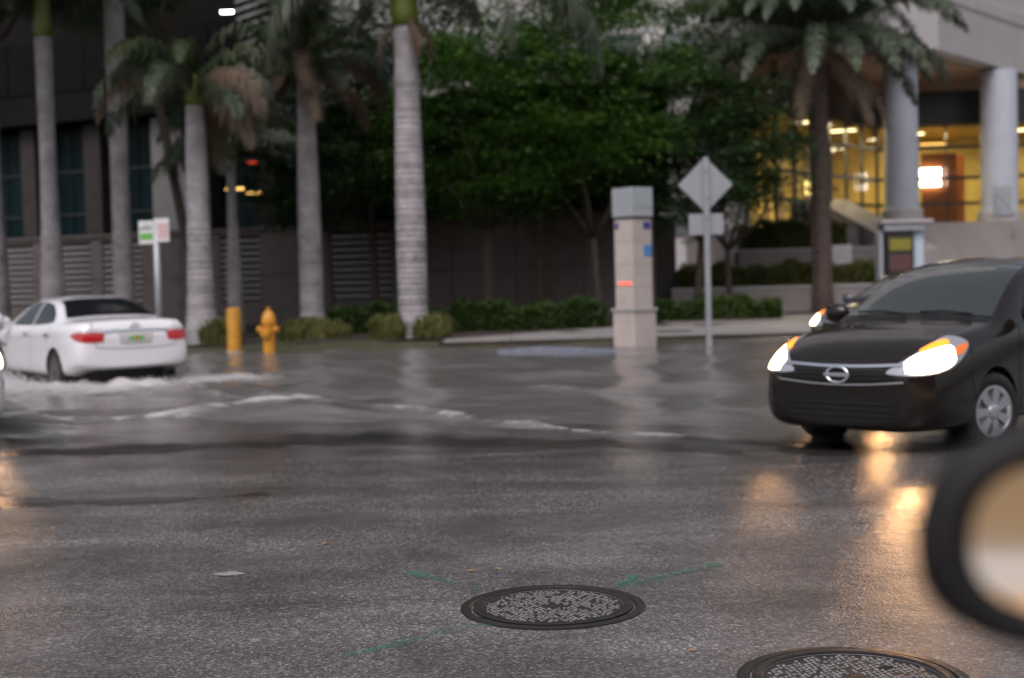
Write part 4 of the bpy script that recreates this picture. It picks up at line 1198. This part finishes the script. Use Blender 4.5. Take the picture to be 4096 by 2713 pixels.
def seam(name, bv, ang, pts, parent, mat=None, w=.005, off=.002, flip=False, th=.004):
    P_ = cr(pts, 8) if len(pts) > 2 else [tuple(pts[0][j] + (pts[1][j] - pts[0][j]) * i / 12 for j in range(2)) for i in range(13)]
    vs, fs = [], []; last = None
    for k, p in enumerate(P_):
        a, b = P_[max(0, k - 1)], P_[min(len(P_) - 1, k + 1)]
        d = math.dist(a, b) or 1; nu, nz = -(b[1] - a[1]) / d, (b[0] - a[0]) / d
        for s_ in (-1, 1):
            v = shoot(bv, ang, p[0] + nu * w * s_, p[1] + nz * w * s_, off, last)
            if v is None: v = Vector((0, 0, 0))
            last = v; vs.append(Vector((v.x, -v.y, v.z)) if flip else v)
    fs = [(2 * k, 2 * k + 1, 2 * k + 3, 2 * k + 2) for k in range(len(P_) - 1)]
    mb = MB().add(vs, fs)
    return mb.build(name, mat or M['seam'], parent, smooth=True)

_wheel = {}
def wheel(parent, x, y, R_, rim_r, wd=.2, steer=0.0, style='hub'):
    key = (R_, rim_r, style)
    if key not in _wheel:
        ty = MB().lathe([(rim_r - .01, -wd / 2 + .03), (rim_r + .02, -wd / 2), (R_ - .03, -wd / 2 + .005), (R_ - .006, -wd / 2 + .03), (R_, -.02), (R_, .02), (R_ - .006, wd / 2 - .03), (R_ - .03, wd / 2 - .005), (rim_r + .02, wd / 2), (rim_r - .01, wd / 2 - .03)], 40, axis='y').mesh('wheel', M['tyre'], True, 50)
        mb = MB()
        mb.lathe([(rim_r + .003, wd / 2 - .03), (rim_r, wd / 2 - .006), (rim_r - .02, wd / 2 - .004), (rim_r - .03, wd / 2 - .03), (.06, wd / 2 - .05)], 40, axis='y')
        mb.lathe([(.065, wd / 2 - .06), (.06, wd / 2 + .0), (.045, wd / 2 + .008), (.02, wd / 2 + .008)], 20, axis='y')
        ns = 7 if style == 'hub' else 10
        for k in range(ns):
            a = 2 * math.pi * k / ns
            for w0, y0 in ((.034, wd / 2 - .010),):
                c, s_ = math.cos(a), math.sin(a)
                r0_, r1_ = .04, rim_r - .012
                def pt(r, w, yy): return (r * c - w * s_, yy, r * s_ + w * c)
                mb.add([pt(r0_, -.026, y0), pt(r0_, .026, y0), pt(r1_, .042, y0), pt(r1_, -.042, y0), pt(r0_, -.03, y0 - .03), pt(r0_, .03, y0 - .03), pt(r1_, .05, y0 - .03), pt(r1_, -.05, y0 - .03)],
                       [(0, 1, 2, 3), (0, 4, 5, 1), (1, 5, 6, 2), (2, 6, 7, 3), (3, 7, 4, 0)])
        ri = mb.mesh('rim', M['rim'] if style == 'hub' else M['darkrim'], True, 35)
        dk = MB().lathe([(rim_r - .015, wd / 2 - .045), (.05, wd / 2 - .045)], 32, axis='y').mesh('brake_disc', M['blackplastic'])
        _wheel[key] = (ty, ri, dk)
    ty, ri, dk = _wheel[key]
    w_ = piece('wheel', ty, parent, (x, y, R_), (0, 0, (0 if y > 0 else math.pi) + steer))
    piece('rim', ri, w_); piece('brake_disc', dk, w_)
    return w_

def ellipse_ring(name, a, b, r_, parent, loc, rot, mat):
    mb = MB(); n = 28
    pts = [(a * math.cos(2 * math.pi * k / n), 0, b * math.sin(2 * math.pi * k / n)) for k in range(n + 1)]
    mb.tube(pts, r_, 6, cap=False)
    o = mb.build(name, mat, parent, smooth=True); o.location = loc; o.rotation_euler = rot
    return o

HATCH = [(2.13, .26, .40, .45, .50, .60, .48, .645, .40, .665), (2.09, .215, .60, .46, .69, .655, .655, .705, .55, .73), (1.98, .20, .71, .48, .79, .715, .745, .785, .62, .825),
         (1.75, .20, .78, .50, .835, .795, .79, .895, .66, .94), (1.40, .20, .80, .52, .845, .86, .80, .945, .685, .985), (1.08, .20, .81, .54, .848, .905, .805, .98, .70, 1.012),
         (.92, .20, .81, .54, .848, .93, .81, 1.005, .71, 1.035), (.45, .20, .81, .54, .848, .96, .815, 1.28, .635, 1.335), (.08, .20, .81, .54, .848, .97, .815, 1.425, .585, 1.475),
         (-.25, .20, .81, .54, .848, .975, .815, 1.465, .57, 1.52), (-.9, .20, .81, .54, .848, .985, .815, 1.465, .565, 1.535), (-1.5, .20, .80, .54, .845, .99, .80, 1.42, .56, 1.49),
         (-1.85, .22, .77, .54, .825, .97, .78, 1.24, .57, 1.30), (-2.05, .24, .72, .52, .79, .92, .75, 1.05, .60, 1.09), (-2.15, .28, .60, .50, .68, .82, .66, .88, .5, .90)]

def hatch_car(label, loc, heading, paint, group=None, k=(1, 1, 1), steer=0.0, lamps=True, cat='car', name='hatchback_car', beam=30):
    t = thing(name, label, cat, loc, heading, group)
    st = [(s[0] * k[0],) + tuple(v * (k[2] if i % 2 == 0 else k[1]) for i, v in enumerate(s[1:])) for s in HATCH]
    AX = (1.13 * k[0], -1.42 * k[0])
    wr = .312 * (k[2] if k[2] > 1 else 1)
    me, bv = carve(st, paint, AX, wr + .045, .52 * k[1])
    lnk(bpy.data.objects.new('body', me), t)
    KX, KY, KZ = k
    def s2(l): return [((a[0] * KY, a[1] * KZ), (b[0] * KY, b[1] * KZ)) for a, b in l]
    def s2x(l): return [((a[0] * KX, a[1] * KZ), (b[0] * KX, b[1] * KZ)) for a, b in l]
    # windscreen, seen from the front (u = -y)
    patch('windscreen', bv, 0, s2([((-.67, 1.04), (-.535, 1.425)), ((-.33, 1.06), (-.28, 1.462)), ((0, 1.065), (0, 1.468)), ((.33, 1.06), (.28, 1.462)), ((.67, 1.04), (.535, 1.425))]), M['screenglass'], t, .004, 10)
    patch('cowl', bv, 0, s2([((-.66, 1.0), (-.675, 1.035)), ((0, 1.022), (0, 1.06)), ((.66, 1.0), (.675, 1.035))]), M['blackplastic'], t, .003, 2)
    for yy, dx in ((.06, .50), (-.52, .46)):
        a_ = shoot(bv, 0, yy * KY, 1.045 * KZ, .02); b_ = shoot(bv, 0, (yy + dx) * KY, 1.06 * KZ, .022)
        if a_ and b_: MB().tube([a_, (a_ + b_) / 2 + Vector((.01, 0, .015)), b_], .010, 5).build('wiper', M['blackplastic'], t)
    for fl in (False, True):
        # side glass, seen from the left (u = x)
        patch('side_window', bv, 90, s2x([((.52, 1.03), (.50, 1.06)), ((.30, 1.02), (.22, 1.27)), ((.0, 1.02), (-.02, 1.38)), ((-.48, 1.02), (-.44, 1.415))]), M['carglass'], t, .004, 6, flip=fl)
        patch('side_window', bv, 90, s2x([((-.56, 1.02), (-.52, 1.415)), ((-1.0, 1.03), (-.98, 1.405)), ((-1.40, 1.06), (-1.28, 1.37))]), M['carglass'], t, .004, 6, flip=fl)
        seam('door_seam', bv, 90, [(.70 * KX, .30 * KZ), (.72 * KX, .7 * KZ), (.66 * KX, .98 * KZ)], t, flip=fl)
        seam('door_seam', bv, 90, [(-.52 * KX, .28 * KZ), (-.52 * KX, 1.0 * KZ)], t, flip=fl)
        seam('side_crease', bv, 90, [(1.5 * KX, .80 * KZ), (.6 * KX, .865 * KZ), (-1.5 * KX, .90 * KZ)], t, paint, .012, .008, fl)
        patch('door_handle', bv, 90, s2x([((-.22, .84), (-.22, .865)), ((-.42, .85), (-.42, .875))]), paint, t, .025, 2, flip=fl)
        # headlamp swept round the corner, seen from 40 degrees off the nose
        lens = [((-.30, .655), (-.30, .67)), ((-.17, .645), (-.17, .725)), ((.05, .645), (.05, .80)), ((.27, .66), (.27, .87)), ((.47, .70), (.47, .915)), ((.64, .78), (.64, .90)), ((.72, .845), (.72, .87))]
        def hu(v): return (1.04 - (v + .30) * .66) * KY
        def s4(l): return [((hu(a[0]), a[1] * KZ), (hu(b[0]), b[1] * KZ)) for a, b in l]
        s3 = s4(lens)
        h = patch('headlight', bv, 40, s3, M['lens'], t, .006, 8, flip=fl)
        if lamps:
            patch('lamp', bv, 40, s4([((-.10, .66), (-.10, .73)), ((.05, .655), (.05, .785)), ((.27, .67), (.27, .825)), ((.44, .71), (.44, .845)), ((.50, .75), (.50, .83))]), M['headlamp'], h, .012, 6, flip=fl)
            patch('indicator', bv, 40, s4([((.10, .808), (.10, .818)), ((.26, .832), (.26, .862)), ((.40, .852), (.40, .885)), ((.46, .855), (.46, .885))]), M['indicator'], h, .013, 3, flip=fl)
            patch('side_reflector', bv, 40, s4([((.53, .775), (.53, .83)), ((.62, .795), (.62, .85)), ((.70, .845), (.70, .86))]), M['reflorange'], h, .012, 3, flip=fl)
        # door mirror
        mo = MB().lathe([(.02, -.13), (.075, -.10), (.095, 0), (.085, .07), (.03, .10)], 16, axis='y').build('door_mirror', paint, t, smooth=True)
        mo.location = (.62 * KX, (.94 if not fl else -.94) * KY, 1.06 * KZ); mo.scale = (.75, 1 if not fl else -1, .95)
    # grille, bumper mouth, chrome lines
    patch('grille', bv, 0, s2([((-.46, .615), (-.47, .70)), ((-.2, .59), (-.2, .695)), ((0, .585), (0, .695)), ((.2, .59), (.2, .695)), ((.46, .615), (.47, .70))]), M['blackplastic'], t, .004, 4)
    for zz in (.615, .645, .675):
        seam('grille_bar', bv, 0, [(-.40 * KY, (zz + .006) * KZ), (0, zz * KZ), (.40 * KY, (zz + .006) * KZ)], t, M['iron'], .006, .012)
    seam('chrome_strip', bv, 0, [(-.52 * KY, .715 * KZ), (-.2 * KY, .702 * KZ), (0, .70 * KZ), (.2 * KY, .702 * KZ), (.52 * KY, .715 * KZ)], t, M['chrome'], .010, .014)
    seam('bumper_lip', bv, 0, [(-.56 * KY, .595 * KZ), (-.25 * KY, .572 * KZ), (0, .566 * KZ), (.25 * KY, .572 * KZ), (.56 * KY, .595 * KZ)], t, M['chrome'] if lamps else paint, .006, .016)
    patch('bumper_mouth', bv, 0, s2([((-.48, .30), (-.52, .46)), ((-.25, .285), (-.25, .475)), ((.25, .285), (.25, .475)), ((.48, .30), (.52, .46))]), M['blackplastic'], t, .004, 4)
    for zz in (.34, .385, .43):
        seam('mouth_bar', bv, 0, [(-.46 * KY, zz * KZ), (0, zz * KZ), (.46 * KY, zz * KZ)], t, M['iron'], .008, .014)
    seam('bumper_seam', bv, 90, [(1.55 * KX, .66 * KZ), (1.50 * KX, .50 * KZ), (1.48 * KX, .42 * KZ)], t)
    seam('hood_seam', bv, 0, [(-.62 * KY, .80 * KZ), (-.3 * KY, .742 * KZ), (0, .735 * KZ), (.3 * KY, .742 * KZ), (.62 * KY, .80 * KZ)], t)
    c = shoot(bv, 0, 0, .642 * KZ, .02)
    em = ellipse_ring('emblem', .098, .062, .012, t, c, (0, 0, R(90)), M['chrome'])
    MB().box((0, 0, 0), (.23, .018, .030)).build('emblem_bar', M['chrome'], em)
    # tail
    for fl in (False, True):
        patch('tail_light', bv, 150, [((-.62 * KY - .0, .80 * KZ), (-.62 * KY, 1.0 * KZ)), ((-.40 * KY, .78 * KZ), (-.40 * KY, 1.05 * KZ)), ((-.25 * KY, .80 * KZ), (-.25 * KY, 1.02 * KZ))], M['tail'], t, .006, 4, flip=fl)
    for sg in (-1, 1):
        sl = bpy.data.lights.new('headlight_beam', 'SPOT'); sl.energy = beam * (1.0 if sg > 0 else .14); sl.spot_size = R(110); sl.spot_blend = 1; sl.shadow_soft_size = .09; sl.color = (1, .50, .20)
        so = bpy.data.objects.new('headlight_beam', sl); so.location = (2.16 * KX, sg * .66 * KY, .70 * KZ)
        so.rotation_euler = Vector((-1, 0, .10)).to_track_quat('Z', 'Y').to_euler(); lnk(so, t)
    patch('rear_window', bv, 180, [((-.5 * KY, 1.12 * KZ), (-.45 * KY, 1.38 * KZ)), ((0, 1.13 * KZ), (0, 1.41 * KZ)), ((.5 * KY, 1.12 * KZ), (.45 * KY, 1.38 * KZ))], M['carglass'], t, .004, 5)
    for ax in AX:
        for sg in (1, -1):
            wheel(t, ax, sg * .735 * KY, wr, .205 * (k[2] if k[2] > 1 else 1), .19, steer if ax > 0 else 0)
    return t, bv

SEDAN = [(2.40, .30, .45, .45, .55, .60, .52, .64, .42, .66), (2.32, .24, .68, .46, .77, .68, .72, .73, .60, .75), (2.10, .22, .80, .50, .87, .78, .82, .84, .68, .86), (1.60, .22, .86, .52, .905, .87, .85, .95, .72, .98),
         (1.30, .22, .87, .54, .91, .92, .86, 1.0, .73, 1.03), (1.05, .22, .87, .54, .91, .945, .865, 1.08, .715, 1.12), (.55, .22, .87, .55, .912, .96, .87, 1.31, .635, 1.36), (.20, .22, .87, .55, .912, .965, .87, 1.40, .60, 1.44),
         (-.25, .22, .87, .55, .912, .97, .87, 1.42, .59, 1.47), (-.75, .22, .87, .55, .912, .985, .87, 1.385, .59, 1.44), (-1.05, .22, .87, .55, .912, .995, .87, 1.31, .61, 1.365), (-1.50, .22, .87, .56, .912, 1.01, .87, 1.12, .68, 1.165),
         (-1.72, .23, .87, .57, .912, 1.02, .86, 1.085, .72, 1.115), (-2.05, .33, .86, .60, .90, 1.02, .83, 1.085, .72, 1.105), (-2.28, .37, .82, .62, .865, 1.00, .79, 1.075, .70, 1.095), (-2.36, .385, .76, .62, .81, .93, .745, .99, .66, 1.01), (-2.42, .42, .58, .58, .66, .78, .62, .83, .5, .85)]

def sedan(label, loc, heading, paint):
    t = thing('sedan_car', label, 'car', loc, heading)
    me, bv = carve(SEDAN, paint, (1.38, -1.40), .372, .55)
    lnk(bpy.data.objects.new('body', me), t)
    # glass from behind: u = y when seen from 180
    patch('rear_window', bv, 180, [((-.70, 1.125), (-.52, 1.385)), ((-.35, 1.15), (-.28, 1.408)), ((0, 1.155), (0, 1.412)), ((.35, 1.15), (.28, 1.408)), ((.70, 1.125), (.52, 1.385))], M['carglass'], t, .004, 10)
    patch('windscreen', bv, 0, [((-.66, 1.10), (-.54, 1.37)), ((0, 1.13), (0, 1.41)), ((.66, 1.10), (.54, 1.37))], M['carglass'], t, .004, 8)
    for fl in (False, True):
        patch('side_window', bv, 90, [((.78, 1.02), (.76, 1.05)), ((.5, 1.01), (.36, 1.27)), ((.2, 1.01), (.1, 1.35)), ((-.26, 1.015), (-.24, 1.372))], M['carglass'], t, .004, 6, flip=fl)
        patch('side_window', bv, 90, [((-.32, 1.015), (-.30, 1.372)), ((-.7, 1.03), (-.66, 1.335)), ((-1.0, 1.045), (-.90, 1.26)), ((-1.20, 1.07), (-1.10, 1.16))], M['carglass'], t, .004, 6, flip=fl)
        seam('door_seam', bv, 90, [(.95, .3), (.95, .7), (.88, .97)], t, flip=fl)
        seam('door_seam', bv, 90, [(-.29, .3), (-.29, 1.0)], t, flip=fl)
        seam('door_seam', bv, 90, [(-1.05, .78), (-1.18, .9), (-1.16, 1.02)], t, flip=fl)
        seam('body_crease', bv, 90, [(1.2, .80), (-.4, .86), (-1.9, .90)], t, paint, .012, .007, fl)
        for hx in (.02, -.98):
            patch('door_handle', bv, 90, [((hx, .865), (hx, .89)), ((hx - .2, .872), (hx - .2, .897))], M['chrome'], t, .028, 2, flip=fl)
        # tail lamp: clear strip above, red wedge below, wrapping to the flank; seen from 150 (u grows towards the car's centre line behind)
        A = 148
        def tu(l): return [((-.36 - (a[0] + .05) * .76, a[1]), (-.36 - (b[0] + .05) * .76, b[1])) for a, b in l]
        patch('tail_light', bv, A, tu([((-.05, .875), (-.05, .885)), ((.10, .81), (.10, .91)), ((.26, .785), (.26, .915)), ((.44, .775), (.44, .915)), ((.60, .785), (.62, .905))]), M['tail'], t, .010, 6, flip=fl)
        patch('tail_lamp_strip', bv, A, tu([((.02, .905), (.02, .93)), ((.26, .925), (.26, .968)), ((.44, .922), (.44, .972)), ((.68, .90), (.70, .94))]), M['clear'], t, .010, 3, flip=fl)
        mo = MB().lathe([(.02, -.13), (.08, -.10), (.10, 0), (.09, .07), (.03, .10)], 16, axis='y').build('door_mirror', paint, t, smooth=True)
        mo.location = (.80, .99 if not fl else -.99, 1.06); mo.scale = (.8, 1 if not fl else -1, .9)
        patch('headlight', bv, 40, [((-.1, .66), (-.1, .70)), ((.2, .67), (.2, .78)), ((.5, .72), (.5, .84))], M['lens'], t, .006, 4, flip=fl)
    seam('chrome_strip', bv, 180, [(-.50, .905), (-.40, .93), (0, .938), (.40, .93), (.50, .905)], t, M['chrome'], .014, .016)
    seam('boot_seam', bv, 180, [(-.60, .70), (-.3, .675), (0, .67), (.3, .675), (.60, .70)], t)
    seam('boot_seam', bv, 180, [(-.62, 1.07), (-.64, .95), (-.60, .72)], t)
    seam('boot_seam', bv, 180, [(.62, 1.07), (.64, .95), (.60, .72)], t)
    MB().prism([(-2.22, -.50), (-2.0, -.62), (1.9, -.7), (1.9, .7), (-2.0, .62), (-2.22, .50)], .20, .47).build('underbody', M['blackplastic'], t, bevel=.03)
    MB().tube([(-2.0, -.45, .24), (-2.36, -.45, .25)], .04, 12).build('exhaust', M['iron'], t, smooth=True, angle=40)
    patch('plate_recess', bv, 180, [((-.24, .735), (-.27, .90)), ((.24, .735), (.27, .90))], M['clear'], t, .004, 3)
    pb = patch('licence_plate', bv, 180, [((-.155, .755), (-.155, .885)), ((.155, .755), (.155, .885))], M['plate'], t, .012, 3)
    patch('plate_print', bv, 180, [((-.11, .795), (-.11, .845)), ((.11, .795), (.11, .845))], M['green'], pb, .0145, 2)
    patch('plate_emblem', bv, 180, [((-.02, .785), (-.02, .855)), ((.02, .785), (.02, .855))], M['yellow'], pb, .016, 2)
    c = shoot(bv, 180, 0, .985, .012)
    em = ellipse_ring('emblem', .075, .05, .007, t, c, (R(-8), 0, R(90)), M['chrome'])
    e2 = ellipse_ring('emblem_oval', .026, .048, .006, em, (0, 0, 0), (0, 0, 0), M['chrome'])
    e3 = ellipse_ring('emblem_oval', .05, .02, .006, em, (0, 0, .026), (0, 0, 0), M['chrome'])
    ap = MB()
    a_ = shoot(bv, 180, 0, 1.40, .02)
    for ax in (1.38, -1.40):
        for sg in (1, -1):
            wheel(t, ax, sg * .80, .328, .22, .21, 0, 'alloy')
    return t

hatch_car('dark brown hatchback coming out of the water with lit headlights', (4.08, 12.38, -.034), R(225), M['bp'], steer=R(-14), k=(1, 1, 1.035))
hatch_car('dark grey car hidden behind the dark brown hatchback, one lit headlight showing', (7.0, 23.9, -.10), R(222), M['gp'], name='grey_car')
hatch_car('tall white car cut by the left edge of the picture', (-6.80, 15.0, -.05), R(-60), M['wp'], k=(1.06, 1.06, 1.12), name='white_car', beam=3)
sedan('white sedan driving away through the flood with spray at its wheels', (-6.99, 22.29, -.10), R(126.5), M['wp'])

# spray thrown up by the white sedan
def splash(label, blobs, seed):
    q = np.random.default_rng(seed); Vs, Fs = [], []; n0 = 0
    base = np.array([(1, 0, 0), (-1, 0, 0), (0, 1, 0), (0, -1, 0), (0, 0, 1), (0, 0, -1)], float)
    tri = np.array([(0, 2, 4), (2, 1, 4), (1, 3, 4), (3, 0, 4), (2, 0, 5), (1, 2, 5), (3, 1, 5), (0, 3, 5)])
    for (x, y, z, rx, ry, rz, n, s) in blobs:
        p = q.normal(size=(n, 3)) * np.array([rx, ry, rz]) * .5; p[:, 2] = np.abs(p[:, 2]) * (1 - .5 * np.minimum(1, (p[:, 0] / rx) ** 2 + (p[:, 1] / ry) ** 2))
        p += (x, y, z)
        sc = s * q.uniform(.35, 1.3, (n, 1, 1)) * np.array([1.3, 1.0, .8])
        V = p[:, None, :] + base[None] * sc
        Vs.append(V.reshape(-1, 3)); Fs.append((tri[None] + (np.arange(n) * 6)[:, None, None]).reshape(-1, 3) + n0); n0 += n * 6
    o = lnk(bpy.data.objects.new('water_spray', npmesh('water_spray', np.concatenate(Vs), np.concatenate(Fs), M['spraywater'], True)))
    tag(o, label, 'spray', None, 'stuff')
m_, nt_s, b_ = _new('white_spray')
b_.inputs['Base Color'].default_value = (.70, .68, .69, 1); b_.inputs['Roughness'].default_value = .35
M['spraywater'] = m_
splash('white spray and foam churned up behind and beside the white sedan', [
    (-6.5, 20.0, 0, .8, .4, .09, 5000, .009), (-5.7, 20.55, 0, .8, .4, .10, 5000, .009), (-5.0, 21.1, 0, .5, .4, .10, 3000, .009),
    (-7.4, 20.2, 0, .6, .6, .15, 5000, .009), (-8.0, 20.7, 0, .6, .8, .34, 6000, .009), (-8.7, 21.3, 0, .7, .9, .30, 5000, .009), (-4.5, 21.6, 0, .6, .5, .06, 1500, .008)], 3)

# ------------------------------------------------------------------ the camera car's own door mirror, at the right edge
def own_mirror():
    t = thing('door_mirror', 'black door mirror of the camera car, out of focus at the right edge', 'car mirror', (.402, .95, 1.262))
    n = 48
    def outline(s_, tt=2.6):
        pts = []
        for k in range(n):
            a = 2 * math.pi * k / n
            c, s = math.cos(a), math.sin(a)
            w, h = .118 * s_[0], .081 * s_[1]
            x = w * abs(c) ** (2 / tt) * (1 if c > 0 else -1); z = h * abs(s) ** (2 / tt) * (1 if s > 0 else -1)
            pts.append((x + .15 * z * (1 if z > 0 else .35), z))
        return pts
    rings = [((.715, .68), -.004), ((.725, .69), -.012), ((.92, .91), -.014), ((1.0, 1.0), .0), ((1.0, 1.0), .025), ((.93, .92), .065), ((.72, .72), .10), ((.3, .3), .115)]
    vs, fs = [], []
    for s_, y in rings:
        vs += [(x, y, z) for x, z in outline(s_)]
    for k in range(len(rings) - 1):
        for i in range(n):
            j = (i + 1) % n
            fs.append((k * n + i, k * n + j, (k + 1) * n + j, (k + 1) * n + i))
    fs.append(tuple(range((len(rings) - 1) * n, len(rings) * n)))
    MB().add(vs, fs).build('housing', M['blackplastic'], t, smooth=True)
    o_ = outline((.72, .685))
    vs = [(x, -.006, z) for x, z in o_] + [(x, .004, z) for x, z in o_]
    MB().add(vs, [tuple(range(n))[::-1], tuple(range(n, 2 * n))] + [(i, (i + 1) % n, n + (i + 1) % n, n + i) for i in range(n)]).build('mirror_glass', M['mirror'], t)
    MB().tube([(.10, .05, -.02), (.22, .06, -.05), (.36, .10, -.10)], [.03, .035, .05], 12).build('arm', M['blackplastic'], t, smooth=True)
    t.rotation_euler = (R(-7.2), 0, R(-7.8))
own_mirror()

# building behind the camera, seen only in the mirror and in the cars' paint
bb = thing('tan_building', 'brown building with added glowing bands, seen only in the door mirror', 'building', (6, -44, 0))
MB().box((0, 0, 12.0), (110, 8, 16.5)).build('upper_wall', M['tan'], bb)
MB().box((0, -.1, 1.88), (110, 7.6, 3.74)).build('lower_wall', M['void'], bb)
pw = MB().box((0, 0, 0), (3.0, .08, 1.3)).mesh('pale_glow_panel', pbr('pale_mirror_glow', (.9, .85, .8), .4, emit=((1, .88, .82), .33)))  # glowing panels added to brighten the door mirror's reflection
cw = MB().box((0, 0, 0), (3.0, .08, 2.6)).mesh('brown_glow_panel', pbr('brown_mirror_glow', (.4, .25, .12), .4, emit=((1, .64, .36), .17)))  # brown glow added for the upper part of the mirror
for j in range(35):
    piece('pale_glow_panel', pw, bb, (-52.7 + j * 3.1, 3.76, 2.80))
    piece('brown_glow_panel', cw, bb, (-52.7 + j * 3.1, 4.03, 4.80))
wm_ = MB().box((0, 0, 0), (1.6, .1, 1.9)).mesh('window', M['towerglass'])
for fl in range(4):
    for j in range(32):
        piece('window', wm_, bb, (-50 + j * 3.2, 4.02, 7.0 + fl * 3.4))
sm_ = MB().box((0, 0, 0), (2.9, .08, 2.0)).mesh('orange_glow_panel', pbr('orange_mirror_glow', (1, .7, .4), .4, emit=((1, .55, .26), .60)))  # orange glow added for the lower part of the mirror
for j in range(34):
    piece('orange_glow_panel', sm_, bb, (-51 + j * 3.1, 3.76, 1.08))
